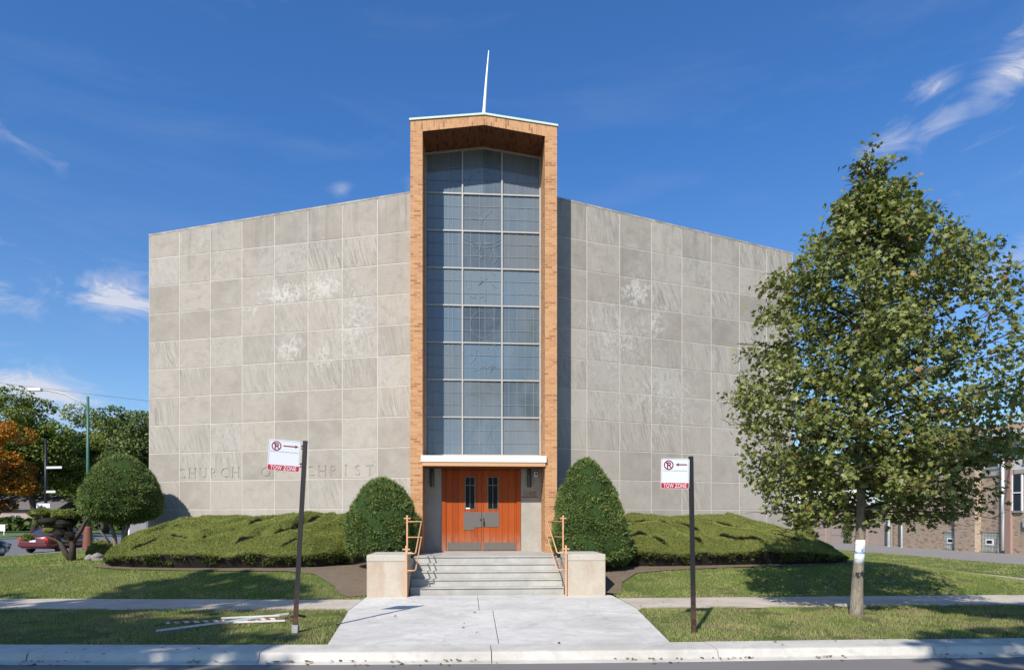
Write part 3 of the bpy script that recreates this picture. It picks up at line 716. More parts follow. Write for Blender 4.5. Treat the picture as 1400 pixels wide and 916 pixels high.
for q in (arc(CX, rowz[3]+0.55, 0.36, 0.40, 0, 359, 22), arc(CX, rowz[5]+0.95, 0.55, 0.2, 180, 360), arc(CX, rowz[5]+0.83, 0.55, 0.2, 180, 360),
          arc(CX-0.42, rowz[0]+0.0, 0.40, 0.75, 0, 80), arc(CX+0.5, rowz[0]+0.0, 0.42, 0.95, 180, 100), arc(CX, rowz[7]-0.1, 0.5, 0.8, 20, 85), arc(CX, rowz[7]-0.1, 0.5, 0.8, 95, 160), 
          arc(CX+0.3, rowz[2]+0.3, 0.2, 0.14, 0, 220), arc(CX-0.3, rowz[1]+0.6, 0.25, 0.1, 0, 180)): curve(q)
for k in (2, 4, 5):
    for j in range(9):
        a = (CX+rp.uniform(-0.4, 0.4), rowz[k]+rp.uniform(0.12, 0.95)); curve([a, (a[0]+rp.uniform(-0.14, 0.14), a[1]+rp.uniform(-0.2, 0.2)), (a[0]+rp.uniform(-0.2, 0.2), a[1]+rp.uniform(-0.2, 0.2))], 0.009)
for j in range(5): z = rowz[6]+0.2; curve([(CX, rowz[6]+0.35), (CX+rp.uniform(-0.45, 0.45), rowz[6]+rp.uniform(0.0, 0.9))], 0.009)
gl.build('glazing', M_PANE, w); ld.build('leading', M_LEAD, w)
# ---- canopy over the doors
cn = MB(); cn.bbox(-1.33, 18.02, 3.355, 2.185, 18.098, 3.535, 0.008); cn.box(IL+0.004, 18.098, 3.36, IR-0.004, 19.15, 3.52)
cn = cn.build('canopy', M_WHITE, church)
MB().box(-1.30, 18.045, 3.245, 2.155, 18.095, 3.353).build('fascia', M_TAN, cn)
MB().box(IL+0.006, 18.099, 3.252, IR-0.006, 19.15, 3.355).build('underside', M_UNDER, cn)
# ---- porch walls and doors
FL = 0.82; YD = 19.1
MB().box(IL, YD, FL-0.1, -0.80, YD+0.3, 3.26).build('porch_wall', M_VEST, church); MB().box(1.545, YD, FL-0.1, IR, YD+0.3, 3.26).build('porch_wall', M_VEST, church)
MB().box(-0.80, YD+0.02, 3.22, 1.545, YD+0.14, 3.255).box(-0.795, YD-0.02, FL, -0.675, YD+0.1, 3.215).box(1.425, YD-0.02, FL, 1.54, YD+0.1, 3.215).build('door_frame', M_DOOR, church)
DX = [(-0.668, 0.377), (0.385, 1.42)]
for i, (x0, x1) in enumerate(DX):
    wx0, wx1 = (-0.108, 0.178) if i == 0 else (0.563, 0.86); wz0, wz1 = 2.06, 3.01
    d = MB(); y0, y1 = YD+0.01, YD+0.06
    d.box(x0, y0, FL+0.01, wx0, y1, 3.21); d.box(wx1, y0, FL+0.01, x1, y1, 3.21); d.box(wx0, y0, FL+0.01, wx1, y1, wz0); d.box(wx0, y0, wz1, wx1, y1, 3.21)
    door = d.build('door', M_DOOR, church)
    g = MB().box(wx0, YD+0.035, wz0, wx1, YD+0.05, wz1).build('window', M_DARKGLASS, door)
    cx = (wx0+wx1)/2; fm = MB()
    for a, b in ((wx0-0.012, wx0+0.012), (wx1-0.012, wx1+0.012)): fm.box(a, YD-0.005, wz0-0.012, b, YD+0.033, wz1+0.012)
    for a, b in ((wz0-0.012, wz0+0.012), (wz1-0.012, wz1+0.012)): fm.box(wx0+0.013, YD-0.004, a, wx1-0.013, YD+0.033, b)
    fm.box(cx-0.008, YD+0.02, wz0+0.013, cx+0.008, YD+0.034, wz1-0.013); fm.box(wx0+0.013, YD+0.018, 2.755, wx1-0.013, YD+0.033, 2.775)
    fm.build('window_frame', M_GREY, door)
    pp = MB()
    if i == 0: pp.box(-0.155, YD-0.004, 1.52, 0.372, YD+0.009, 1.97); pp.box(-0.155, YD-0.004, 1.44, 0.16, YD+0.009, 1.519); pp.box(-0.09, YD-0.008, 2.062, 0.03, YD-0.004, 2.10, 1)
    else: pp.box(0.39, YD-0.004, 1.53, 0.895, YD+0.009, 1.965)
    pp.build('push_plate', [M_GREY, M_WHITE], door)
    MB().box(x0+0.04, YD-0.002, FL+0.03, x1-0.03, YD+0.009, FL+0.25).build('kick_plate', M_GREY, door)
    if i == 1: MB().tube([(0.44, YD-0.005, 1.74), (0.44, YD-0.05, 1.72), (0.44, YD-0.055, 1.6), (0.44, YD-0.005, 1.57)], 0.014, 8).box(0.425, YD-0.012, 1.55, 0.455, YD-0.005, 1.8).build('handle', M_BLACK, door)
    else: MB().lathe([(0.02, 0), (0.02, 0.02)], (0.345, YD-0.02, 1.74), 10).build('handle', M_BLACK, door)
M_LAMP = paint('lamp_sleeve', (0.085, 0.09, 0.095), 0.35, 0.3)
for x in (-1.075, 1.785):
    MB().lathe([(0.05, -0.27), (0.062, -0.25), (0.062, 0.25), (0.05, 0.27)], (x, YD-0.075, 2.98), 14).box(x-0.03, YD-0.03, 2.85, x+0.03, YD, 3.1).build('wall_lamp', M_LAMP, church)
cam_ = MB().bbox(1.93, YD-0.10, 3.02, 2.05, YD-0.0, 3.16, 0.012).build('security_camera', M_WHITE, church)
MB().lathe([(0.03, 0.0), (0.03, 0.02)], (0, 0, 0), 12).build('lens', M_BLACK, cam_)
ln = bpy.data.objects['lens']
for v in ln.data.vertices:      # turn the lens to face the street
    c = v.co.copy(); b = church['base']; c += Vector(b[:3]); v.co = Vector((1.99+c.x-0.0, YD-0.101-c.z, 3.09+c.y)) - Vector(b[:3])
pl = MB().box(1.56, YD-0.012, 2.405, 2.06, YD, 2.425).build('number_plaque', paint('old_bronze', (0.16, 0.095, 0.04), 0.5, 0.4), church)
g = text_bm('11400', 0.23, 0.012, 0.004, 1.0)
for v in g.verts: v.co = Vector((1.80+v.co.x*0.72, YD-0.013+v.co.z*-1, 2.43+v.co.y))
MB().bm(g).build('numerals', paint('bronze_numerals', (0.36, 0.19, 0.06), 0.45, 0.3), pl)

# ------------------------------------------------------------------ steps, cheek walls, handrails
steps = thing('entrance_steps', 'pale concrete flight of five steps up to the church doors', 'steps', (TC, 15.1, 0))
st = MB(); RI = 0.164; TR = 0.32
for i in range(5):
    y = 15.1+TR*i; z = RI*i; wl, wr = -1.36-0.012*i, 2.24+0.012*i
    yb = y+TR+0.012 if i < 4 else 18.098
    st.bbox(wl, y, z-0.03 if i else -0.1, wr, yb+0.25 if i < 4 else yb, z+RI-0.035, 0.004)
    st.bbox(wl, y-0.028, z+RI-0.034, wr, yb, z+RI, 0.012)
st.box(IL+0.003, 18.1, 0.3, IR-0.003, 19.4, 0.818)
st.build('flight', M_STEP, steps)
M_CHEEK = m_concrete('cheek_wall_concrete', (0.50, 0.435, 0.355), 0.16, 1.2, 45, stain=(0.40, 0.30, 0.215))
M_CAP = m_concrete('cheek_cap_concrete', (0.50, 0.46, 0.39), 0.16, 2.2, 60)
for x0, x1 in ((-2.29, -1.385), (2.265, 3.14)):
    c = MB().bbox(x0, 14.65, -0.1, x1, 16.0, 0.80, 0.012).build('cheek_wall', M_CHEEK, steps)
    MB().bbox(x0-0.004, 14.645, 0.802, x1+0.004, 16.01, 0.955, 0.02).build('cap', M_CAP, c)
MB().box(-1.44, 16.0, -0.1, -1.385, 18.09, 0.80).build('landing_side', M_CHEEK, steps); MB().box(2.265, 16.0, -0.1, 2.32, 18.09, 0.80).build('landing_side', M_CHEEK, steps)
M_RAIL = paint('tan_rail_paint', (0.60, 0.33, 0.175), 0.5, var=0.15, scale=12)
for sg, lab in ((-1, 'tan painted steel handrail on the shaded left side of the steps'), (1, 'tan painted steel handrail on the sunlit right side of the steps')):
    fx, bx, ix = (-1.405, -1.56, -1.20) if sg < 0 else (2.215, 2.42, 2.02)
    h = thing('handrail', lab, 'handrail', (fx, 14.61, 0))
    yf, yb = 14.61, 16.45
    p = MB().box(fx-0.02, yf-0.02, 0, fx+0.02, yf+0.02, 1.16); p.box(fx-0.085, yf-0.012, 1.065, fx-0.021, yf+0.012, 1.095); p.box(fx+0.021, yf-0.012, 1.065, fx+0.085, yf+0.012, 1.095); p.build('post', M_RAIL, h)
    p = MB().box(bx-0.02, yb-0.02, 0.8, bx+0.02, yb+0.02, 1.86); p.box(bx-0.085, yb-0.012, 1.765, bx-0.021, yb+0.012, 1.795); p.box(bx+0.021, yb-0.012, 1.765, bx+0.085, yb+0.012, 1.795)
    p.box(bx-0.03, yb-0.03, 0.80, bx+0.03, yb+0.03, 0.822); p.build('post', M_RAIL, h)
    for zb, zf in ((1.695, 0.985), (1.30, 0.60)):
        q = MB(); q.tube([(bx, yb, zb), (ix-sg*0.03, yb, zb), (ix, yb-0.04, zb-0.012), (ix, yf+0.05, zf+0.012), (ix+sg*0.03, yf+0.01, zf), (fx, yf, zf)], 0.017, 8); q.build('rail', M_RAIL, h)
    MB().box(ix-0.05, 15.35, 0.78, ix+0.05, 15.42, 0.93).build('bracket', M_BLACK, h) if False else None
    MB().tube([(ix, 15.5, 0.93), (ix+sg*0.06, 15.5, 0.88), (ix+sg*0.17, 15.5, 0.88)], 0.013, 6).lathe([(0.045, 0), (0.045, 0.1)], (ix+sg*0.155, 15.5, 0.83), 10).build('bracket', M_BLACK, h)
# ------------------------------------------------------------------ clipped shrubs
M_YEW = m_foliage('yew_needles', (0.05, 0.08, 0.022), (0.155, 0.21, 0.058), (0.29, 0.33, 0.105), (0.42, 0.38, 0.26), 0.12, 0.6, 2.2)
M_JUN = m_foliage('juniper_needles', (0.085, 0.105, 0.026), (0.23, 0.26, 0.062), (0.39, 0.39, 0.105), (0.15, 0.11, 0.05), 0.12, 0.65, 1.5)
M_CORE = paint('shaded_inner_twigs', (0.014, 0.011, 0.007), 0.95, var=0.5, scale=14)  # near black: the shade of deep gaps painted into the twig colour
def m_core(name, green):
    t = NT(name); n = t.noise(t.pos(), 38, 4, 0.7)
    gap = t.math('MULTIPLY', t.n('ShaderNodeAttribute', attribute_name='gap').outputs['Fac'], 1.7); gap = t.math('SUBTRACT', gap, t.math('MULTIPLY', t.noise(t.pos(), 9, 3, 0.6), 0.9), clamp=True)  # gap marks furrows, whose crease shade is painted into the mat colour
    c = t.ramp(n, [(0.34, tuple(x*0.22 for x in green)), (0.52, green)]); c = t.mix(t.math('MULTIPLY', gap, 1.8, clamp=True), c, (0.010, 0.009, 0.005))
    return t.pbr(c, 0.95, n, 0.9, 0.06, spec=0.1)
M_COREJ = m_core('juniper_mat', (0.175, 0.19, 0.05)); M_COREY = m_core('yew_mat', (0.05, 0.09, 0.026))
def m_bark(name, a, b):
    t = NT(name); p = t.pos(); n = t.noise(t.mapping(p, (1, 1, 0.16)), 30, 5, 0.65, 0.4); q = t.noise(p, 5, 4, 0.6); c = t.mix(t.ramp(n, [(0.38, 0.0), (0.62, 1.0)]), a, b)
    c = t.mix(t.math('MULTIPLY', t.ramp(q, [(0.45, 0.0), (0.65, 1.0)]), 0.5), c, tuple(x*0.6 for x in b)); return t.pbr(c, 0.9, n, 1.0, 0.02, spec=0.15)
M_BARK = m_bark('grey_bark', (0.17, 0.14, 0.105), (0.33, 0.285, 0.225))
M_BARK2 = m_concrete('dark_bark', (0.075, 0.058, 0.045), 0.4, 3.0, 40)
def needles(P, N, ln, w, spread=0.75, up=0.15):
    n = len(P); d = unit(N + spread*RNG.normal(size=(n, 3)) + np.array([0, 0, up])); s = unit(np.cross(d, RNG.normal(size=(n, 3))))
    L = (ln*RNG.uniform(0.55, 1.35, n))[:, None]; W = (w*RNG.uniform(0.6, 1.3, n))[:, None]
    V = np.stack([P-s*W, P+s*W, P+d*L], 1).reshape(-1, 3)
    return V, np.arange(3*n).reshape(-1, 3)
def lathe_shrub(parent, c, prof, ax, ay, n, mat, lean=(0, 0), amp=0.10, ln=0.07, w=0.013, holes=0.30, seed=0.0, name='foliage', coremat=None):
    """prof: list (z, r) from bottom to top; bumpy clipped outline, needles over a dark core"""
    prof = np.array(prof, float); zs, rs = prof[:, 0], prof[:, 1]
    def pt(z, a, k=1.0):
        r = np.interp(z, zs, rs); D = np.stack([np.cos(a), np.sin(a), z*0.7+seed], -1)
        r = r*(1+amp*2*(fbm(D*1.0+seed, 1.7, 3)-0.5)) ; r = r*k
        lx_ = lean[0]*(z-zs[0]); ly_ = lean[1]*(z-zs[0])
        return np.stack([c[0]+lx_+ax*r*np.cos(a), c[1]+ly_+ay*r*np.sin(a), c[2]+z], -1)
    # sample evenly over area
    arc = np.concatenate([[0], np.cumsum(np.hypot(np.diff(zs), np.diff(rs)))]); u = RNG.uniform(0, 1, n*3)*arc[-1]
    z = np.interp(u, arc, zs); rr = np.interp(u, arc, rs); kp = RNG.uniform(0, rs.max(), n*3) < rr+0.02; z = z[kp][:n]; u = u[kp][:n]; a = RNG.uniform(0, 2*np.pi, len(z))
    P = pt(z, a); e = 0.02
    T1 = pt(np.clip(z+e, zs[0], zs[-1]), a) - pt(np.clip(z-e, zs[0], zs[-1]), a)
    du = 0.01*arc[-1]; za, zb = np.interp(u-du, arc, zs), np.interp(u+du, arc, zs)
    T1 = pt(zb, a); T1 = np.stack([c[0]+lean[0]*(zb-zs[0])+ax*np.interp(u+du, arc, rs)*np.cos(a), c[1]+lean[1]*(zb-zs[0])+ay*np.interp(u+du, arc, rs)*np.sin(a), c[2]+zb], -1) - np.stack([c[0]+lean[0]*(za-zs[0])+ax*np.interp(u-du, arc, rs)*np.cos(a), c[1]+lean[1]*(za-zs[0])+ay*np.interp(u-du, arc, rs)*np.sin(a), c[2]+za], -1)
    T2 = np.stack([-ax*np.sin(a), ay*np.cos(a), a*0], -1)
    N = unit(np.cross(T2, T1)); out = P-np.array([c[0], c[1], c[2]+zs.mean()]); N = np.where((N*out).sum(1, keepdims=True) < 0, -N, N)
    h = fbm(P+seed, 4.2, 3); fine = vnoise(P+seed, 11)
    keep = (h > holes) & (fine > 0.15)
    dep = np.clip((0.55-h), 0, 0.5)*0.40 + RNG.uniform(0, 0.05, len(P))
    P = P - N*dep[:, None]
    P, N, h = P[keep], N[keep], h[keep]
    V, F = needles(P, N, ln, w)
    tint = np.clip(0.15+0.55*RNG.random(len(P))+0.5*(h-0.45), 0, 1)
    o = np_mesh(name, V, F, mat, parent, tint=tint)
    nz, na = 26, 36; Z, A = np.meshgrid(np.linspace(zs[0], zs[-1], nz), np.linspace(0, 2*np.pi, na, endpoint=False), indexing='ij')
    C = pt(Z.ravel(), A.ravel(), 0.955); C[:, 2] -= 0.03*(Z.ravel()-zs[0])/(zs[-1]-zs[0])
    F = np.array([(i*na+k, i*na+(k+1) % na, (i+1)*na+(k+1) % na, (i+1)*na+k) for i in range(nz-1) for k in range(na)])
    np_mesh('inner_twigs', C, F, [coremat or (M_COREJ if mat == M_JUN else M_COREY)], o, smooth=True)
    return o
def stems(parent, lst, name='stem', mat=None):
    for pts, r in lst: MB().tube(pts, r, 8).build(name, mat or M_BARK2, parent)

z = float(gh(-2.27, 17.1))
t = thing('cone_shrub', 'rounded cone shaped yew shrub left of the church steps', 'shrub', (-2.27, 17.1, z))
lathe_shrub(t, (-2.27, 17.1, z), [(0.28, 0.45), (0.42, 0.80), (0.62, 0.93), (0.95, 0.98), (1.35, 0.92), (1.75, 0.76), (2.1, 0.52), (2.3, 0.28), (2.39, 0.03)], 1.0, 0.85, 26000, M_YEW, seed=3.1, amp=0.11, ln=0.085, w=0.016, holes=0.38)
stems(t, [([(-2.27+dx*0.3, 17.05, z-0.05), (-2.27+dx, 17.0, z+0.6)], [0.04, 0.025]) for dx in (-0.45, -0.15, 0.2, 0.5)])
z = float(gh(3.25, 17.0))
t = thing('cone_shrub', 'tallest cone shaped yew shrub, leaning towards the tower right of the steps', 'shrub', (3.25, 17.0, z))
lathe_shrub(t, (3.36, 17.0, z), [(0.10, 0.70), (0.25, 0.95), (0.5, 1.08), (0.9, 1.07), (1.4, 0.96), (1.9, 0.79), (2.3, 0.61), (2.65, 0.42), (2.85, 0.25), (2.94, 0.03)], 1.0, 0.85, 34000, M_YEW, lean=(-0.11, 0), seed=8.4, amp=0.11, ln=0.085, w=0.016, holes=0.35)
stems(t, [([(3.3+dx*0.3, 16.95, z-0.05), (3.3+dx, 16.9, z+0.5)], [0.045, 0.025]) for dx in (-0.4, 0.0, 0.45)])
# dome shrub on bare stems at the far left corner
z = float(gh(-10.75, 20.2))
t = thing('dome_shrub', 'dark dome shaped clipped yew standing on bare stems at the building corner', 'shrub', (-10.75, 20.2, z))
lathe_shrub(t, (-10.42, 20.1, z), [(1.12, 0.3), (1.22, 0.75), (1.42, 1.05), (1.75, 1.17), (2.15, 1.10), (2.55, 0.90), (2.9, 0.60), (3.1, 0.33), (3.2, 0.02)], 1.0, 0.95, 36000, M_YEW, seed=5.2, amp=0.08, ln=0.075, w=0.014, holes=0.25)
stems(t, [([(-10.55, 20.1, z-0.1), (-10.62, 20.1, z+0.7), (-10.8, 20.1, z+1.3)], [0.07, 0.06, 0.05]), ([(-10.42, 20.15, z-0.1), (-10.36, 20.1, z+0.7), (-10.15, 20.1, z+1.3)], [0.075, 0.06, 0.05]), ([(-10.5, 20.3, z-0.1), (-10.45, 20.3, z+1.3)], [0.06, 0.045]), ([(-10.7, 20.0, z+0.55), (-10.95, 19.95, z+0.9), (-11.1, 19.9, z+1.35)], [0.03, 0.028, 0.02])], 'stem', M_BARK)

# ------------------------------------------------------------------ flowing clipped hedges: a mound with diagonal ridges
def hedge(label, cat, front, back, ridge_dir, n, ends, hole_pts, wave=0.98, seed=0.0, name='clipped_hedge'):
    front, back = np.array(front, float), np.array(back, float)
    def plan(s, v):
        ts = np.linspace(0, 1, len(front)); tb = np.linspace(0, 1, len(back))
        A = np.stack([np.interp(s, ts, front[:, i]) for i in (0, 1)], -1); B = np.stack([np.interp(s, tb, back[:, i]) for i in (0, 1)], -1)
        return A*(1-v)[..., None] + B*v[..., None]
    def height(s, v, P):
        X, Y = P[..., 0], P[..., 1]; g = gh(X, Y); W = 7.0
        dl = s*W; dr = (1-s)*W; depth = v*2.4
        d = np.minimum(depth+0.02, 9)
        e = np.minimum(1, np.where(dl < dr, dl/ends[0], dr/ends[1])) if True else 1
        e = np.clip(np.minimum(dl/ends[0], dr/ends[1]), 0, 1); e = e**0.85
        base = 0.36 + 0.10*(1-np.exp(-d/0.10)) + 0.86*(1-np.exp(-d/1.6))/(1-np.exp(-2.4/1.6))
        Pn = np.stack([X, Y, X*0+seed], -1)
        w = ridge_dir[0]*X*ridge_dir[2] + ridge_dir[1]*Y + 0.9*(fbm(Pn, 0.55, 2)-0.5)*2 + seed
        fq = (w/wave) % 1.0; an = sstep(0.26, 0.55, vnoise(Pn+9, 0.85)); amp = 0.34*(0.25+0.75*an)*sstep(0.05, 0.55, d)*(1-0.6*sstep(1.7, 2.3, d))
        saw = sstep(0, 0.16, fq) - fq; furrow_shade = (1-sstep(0.025, 0.10, np.minimum(fq, 1-fq)+0.03*(fbm(Pn+5, 5.0, 2)-0.5)*2))*sstep(0.25, 0.55, an)*sstep(0.12, 0.35, d)*sstep(0.26, 0.56, fbm(Pn+31, 2.0, 3)*1.25); rg = 1.0-furrow_shade
        base = base + amp*saw + 0.20*(fbm(Pn+4, 0.8, 2)-0.5)*2 + 0.03*(fbm(Pn, 4, 2)-0.5)
        for hx, hy, hr, hd in hole_pts: base = base - hd*np.exp(-(((X-hx)**2+((Y-hy)*1.2)**2)/hr**2))
        return g + np.maximum(base*(0.30+0.70*e), 0.05), rg
    t = thing(name, label, cat, (float(front[:, 0].mean()), float(front[:, 1].mean()), 0))
    def surf(s, v):
        P = plan(s, v); H, rg = height(s, v, P); return np.concatenate([P, H[..., None]], -1), rg
    s = RNG.uniform(0, 1, n); v = RNG.uniform(0, 1, n)
    P, rg = surf(s, v); e = 0.004
    Ts = surf(np.clip(s+e, 0, 1), v)[0]-surf(np.clip(s-e, 0, 1), v)[0]; Tv = surf(s, np.clip(v+e, 0, 1))[0]-surf(s, np.clip(v-e, 0, 1))[0]
    N = unit(np.cross(Ts, Tv)); N = np.where(N[:, 2:] < 0, -N, N)
    hn = fbm(P+seed, 5.0, 3); keep = (RNG.random(n) < 0.15+rg**1.5) & (hn > 0.28)
    for hx, hy, hr, hd in hole_pts: keep &= ~((((P[:, 0]-hx)**2+((P[:, 1]-hy)*1.2)**2) < (hr*0.75)**2) & (RNG.random(n) < 0.93) & (hd > 0.2))
    P, N, hn, rg = P[keep], N[keep], hn[keep], rg[keep]
    V, F = needles(P - N*RNG.uniform(0, 0.02, len(P))[:, None], N, 0.036, 0.008, 0.5, 0.1)
    tint = np.clip(0.25+0.30*RNG.random(len(P))+0.35*(rg-0.6)+0.25*(hn-0.5), 0, 1)  # shading painted into the tint: ridges lighter, furrows darker
    # the face under the lip: sparse, twiggy, its shade painted as darker needles
    m = int(n*0.13); s2 = RNG.uniform(0, 1, m); edge = RNG.random(m)
    v2 = np.where(edge < 0.72, 0.0, RNG.uniform(0, 1, m)); s2 = np.where(edge < 0.72, s2, np.where(edge < 0.86, 0.0, 1.0))
    Q, _ = surf(s2, v2); g = gh(Q[:, 0], Q[:, 1]); q = RNG.uniform(0.15, 1, m)**0.7; cen = P.mean(0)
    inw = np.stack([np.where(edge < 0.72, 0, np.where(edge < 0.86, 1.0, -1.0)), np.where(edge < 0.72, 1.0, 0), 0*edge], -1)
    Q[:, 2] = g + (Q[:, 2]-g)*q; Q = Q + inw*((1-q)*0.30 + RNG.uniform(-0.02, 0.03, m))[:, None]
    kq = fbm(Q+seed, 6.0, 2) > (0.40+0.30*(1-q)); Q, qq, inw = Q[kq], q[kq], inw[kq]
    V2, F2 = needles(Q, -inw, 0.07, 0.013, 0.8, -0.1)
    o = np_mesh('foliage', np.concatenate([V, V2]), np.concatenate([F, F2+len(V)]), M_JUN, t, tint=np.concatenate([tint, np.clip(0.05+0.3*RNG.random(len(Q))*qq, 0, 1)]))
    # dark core
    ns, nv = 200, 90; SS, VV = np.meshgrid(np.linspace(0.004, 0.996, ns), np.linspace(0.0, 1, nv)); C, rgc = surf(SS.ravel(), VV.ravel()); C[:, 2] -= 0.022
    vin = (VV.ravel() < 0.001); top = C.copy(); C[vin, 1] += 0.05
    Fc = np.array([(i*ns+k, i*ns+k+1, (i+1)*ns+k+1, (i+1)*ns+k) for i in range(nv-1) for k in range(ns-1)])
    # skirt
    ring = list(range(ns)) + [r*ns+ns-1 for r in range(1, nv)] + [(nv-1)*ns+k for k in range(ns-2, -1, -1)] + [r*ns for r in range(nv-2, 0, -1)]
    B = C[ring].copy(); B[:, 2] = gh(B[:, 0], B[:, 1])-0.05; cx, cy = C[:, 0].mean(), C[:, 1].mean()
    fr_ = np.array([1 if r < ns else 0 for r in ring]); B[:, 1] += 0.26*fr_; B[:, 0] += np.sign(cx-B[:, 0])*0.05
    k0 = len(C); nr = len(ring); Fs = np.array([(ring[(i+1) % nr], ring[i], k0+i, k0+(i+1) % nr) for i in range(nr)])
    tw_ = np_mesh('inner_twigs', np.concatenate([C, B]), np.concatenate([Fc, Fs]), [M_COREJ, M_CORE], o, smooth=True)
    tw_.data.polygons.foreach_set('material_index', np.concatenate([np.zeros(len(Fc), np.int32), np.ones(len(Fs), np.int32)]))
    ga_ = tw_.data.attributes.new('gap', 'FLOAT', 'POINT'); ga_.data.foreach_set('value', np.concatenate([1-rgc, np.ones(len(B))]).astype(np.float32))  # painted furrow shade, stored per point for the mat colour
    return t
def wy(X): return 19.1 + MW*((-1.628-X) if X < 0 else (X-2.49)) - 0.12
hedge('low flowing yellow green clipped hedge along the wall left of the steps', 'hedge',
      [(-10.0, 18.5), (-9.75, 17.9), (-9.0, 17.55), (-7.6, 17.35), (-6.2, 17.25), (-5.0, 17.1), (-4.1, 17.15), (-3.55, 17.4), (-3.2, 17.8)],
      [(-10.0, 18.6), (-9.9, 20.6), (-8.8, wy(-8.8)), (-7.6, wy(-7.6)), (-6.2, wy(-6.2)), (-5.0, wy(-5)), (-4.1, wy(-4.1)), (-3.5, wy(-3.5)), (-3.1, wy(-3.1))],
      (0.50, 0.866, -1.0), 95000, (2.3, 0.45), [(-6.45, 18.7, 0.22, 0.5), (-4.65, 19.0, 0.22, 0.25), (-5.6, 18.0, 0.2, 0.25), (-8.3, 18.3, 0.15, 0.15)], seed=1.7)
hedge('low flowing yellow green clipped hedge along the wall right of the steps', 'hedge',
      [(4.25, 17.7), (4.3, 17.0), (5.0, 16.85), (6.0, 16.95), (7.2, 17.1), (8.4, 17.2), (9.6, 17.35), (10.6, 17.6), (11.0, 18.0)],
      [(4.2, wy(4.2)), (4.5, wy(4.5)), (5.2, wy(5.2)), (6.2, wy(6.2)), (7.4, wy(7.4)), (8.6, wy(8.6)), (9.8, wy(9.8)), (10.6, wy(10.6)), (11.0, 21.0)],
      (0.50, 0.866, 1.0), 95000, (0.4, 2.8), [(5.25, 17.75, 0.25, 0.45), (6.7, 17.75, 0.2, 0.3), (5.8, 18.8, 0.25, 0.22), (7.0, 18.2, 0.2, 0.28), (9.2, 18.0, 0.2, 0.2)], seed=6.3)
# small mounds
def mound(c, rx, ry, h, n, lab, seed, name='low_shrub'):
    z = float(gh(c[0], c[1])); t = thing(name, lab, 'shrub', (c[0], c[1], z))
    lathe_shrub(t, (c[0], c[1], z), [(0.0, 0.86), (h*0.3, 1.0), (h*0.65, 0.85), (h*0.9, 0.5), (h, 0.02)], rx, ry, n, M_JUN, seed=seed, amp=0.05, holes=0.2)
    return t
mound((-12.0, 22.0), 0.50, 0.5, 0.55, 8000, 'small low rounded shrub behind the dome shrub on the lawn', 2.2)
mound((11.6, 22.3), 0.75, 0.6, 1.55, 9000, 'small green shrub peeping over the right hedge by the wall end', 4.9)

# ------------------------------------------------------------------ sculpted pad-pruned juniper
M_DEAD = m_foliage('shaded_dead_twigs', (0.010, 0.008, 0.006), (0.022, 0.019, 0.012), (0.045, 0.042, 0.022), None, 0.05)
bx, by = -12.05, 20.4; bz = float(gh(bx, by))
t = thing('sculpted_juniper', 'cloud pruned juniper with flat green pads on dark twisted stems', 'shrub', (bx, by, bz))
stems(t, [([(bx+0.02, by, bz-0.1), (bx+0.05, by, bz+0.5), (bx-0.05, by, bz+1.0), (bx-0.3, by, bz+1.35), (bx-0.62, by, bz+1.5)], [0.11, 0.085, 0.075, 0.06, 0.035]),
          ([(bx+0.0, by, bz+0.02), (bx-0.22, by+0.02, bz+0.32), (bx-0.38, by+0.03, bz+0.62), (bx-0.75, by, bz+0.74), (bx-1.1, by, bz+0.8)], [0.09, 0.075, 0.06, 0.03, 0.02]),
          ([(bx+0.05, by, bz+0.55), (bx+0.3, by, bz+0.95), (bx+0.42, by, bz+1.2), (bx+0.62, by, bz+1.5), (bx+0.82, by, bz+1.72)], [0.075, 0.065, 0.05, 0.03, 0.015]),
          ([(bx-0.02, by, bz+0.9), (bx+0.02, by, bz+1.2), (bx+0.1, by, bz+1.4)], [0.06, 0.05, 0.03]),
          ([(bx+0.1, by, bz+1.25), (bx+0.35, by, bz+1.3), (bx+0.42, by, bz+1.2)], [0.035, 0.03, 0.03])], 'stem', M_BARK2)
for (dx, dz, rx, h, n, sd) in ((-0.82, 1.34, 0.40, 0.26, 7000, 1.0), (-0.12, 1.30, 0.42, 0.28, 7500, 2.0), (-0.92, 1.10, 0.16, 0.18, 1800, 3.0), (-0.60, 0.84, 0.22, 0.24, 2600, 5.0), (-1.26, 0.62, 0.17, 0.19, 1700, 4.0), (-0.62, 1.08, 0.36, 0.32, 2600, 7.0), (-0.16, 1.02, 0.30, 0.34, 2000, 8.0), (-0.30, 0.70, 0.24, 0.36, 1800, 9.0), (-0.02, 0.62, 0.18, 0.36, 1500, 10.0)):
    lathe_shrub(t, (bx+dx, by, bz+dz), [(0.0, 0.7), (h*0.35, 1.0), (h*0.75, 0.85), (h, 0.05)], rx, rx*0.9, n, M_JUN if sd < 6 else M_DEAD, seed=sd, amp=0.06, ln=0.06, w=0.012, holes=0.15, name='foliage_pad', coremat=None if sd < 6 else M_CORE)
M_ROCK = m_concrete('weathered_stone', (0.27, 0.25, 0.22), 0.4, 4.0, 30)
for i, (x, y, r, lab) in enumerate(((-11.5, 20.35, 0.13, 'pale upright stone nearest the sculpted juniper stem'), (-11.22, 20.3, 0.17, 'dark larger stone between the pale stone and the hedge end'), (-10.98, 20.2, 0.08, 'smallest whitish stone touching the hedge end'))):
    bm = bmesh.new(); bmesh.ops.create_icosphere(bm, subdivisions=2, radius=r)
    for v in bm.verts: v.co *= 0.75+0.5*float(vnoise(np.array([v.co[:]])*1.0+i*3, 9)[0]); v.co.z *= 0.85
    z = float(gh(x, y))
    for v in bm.verts: v.co += Vector((x, y, z+r*0.45))
    tag(MB().bm(bm).build('stone', M_ROCK), lab, 'stone')

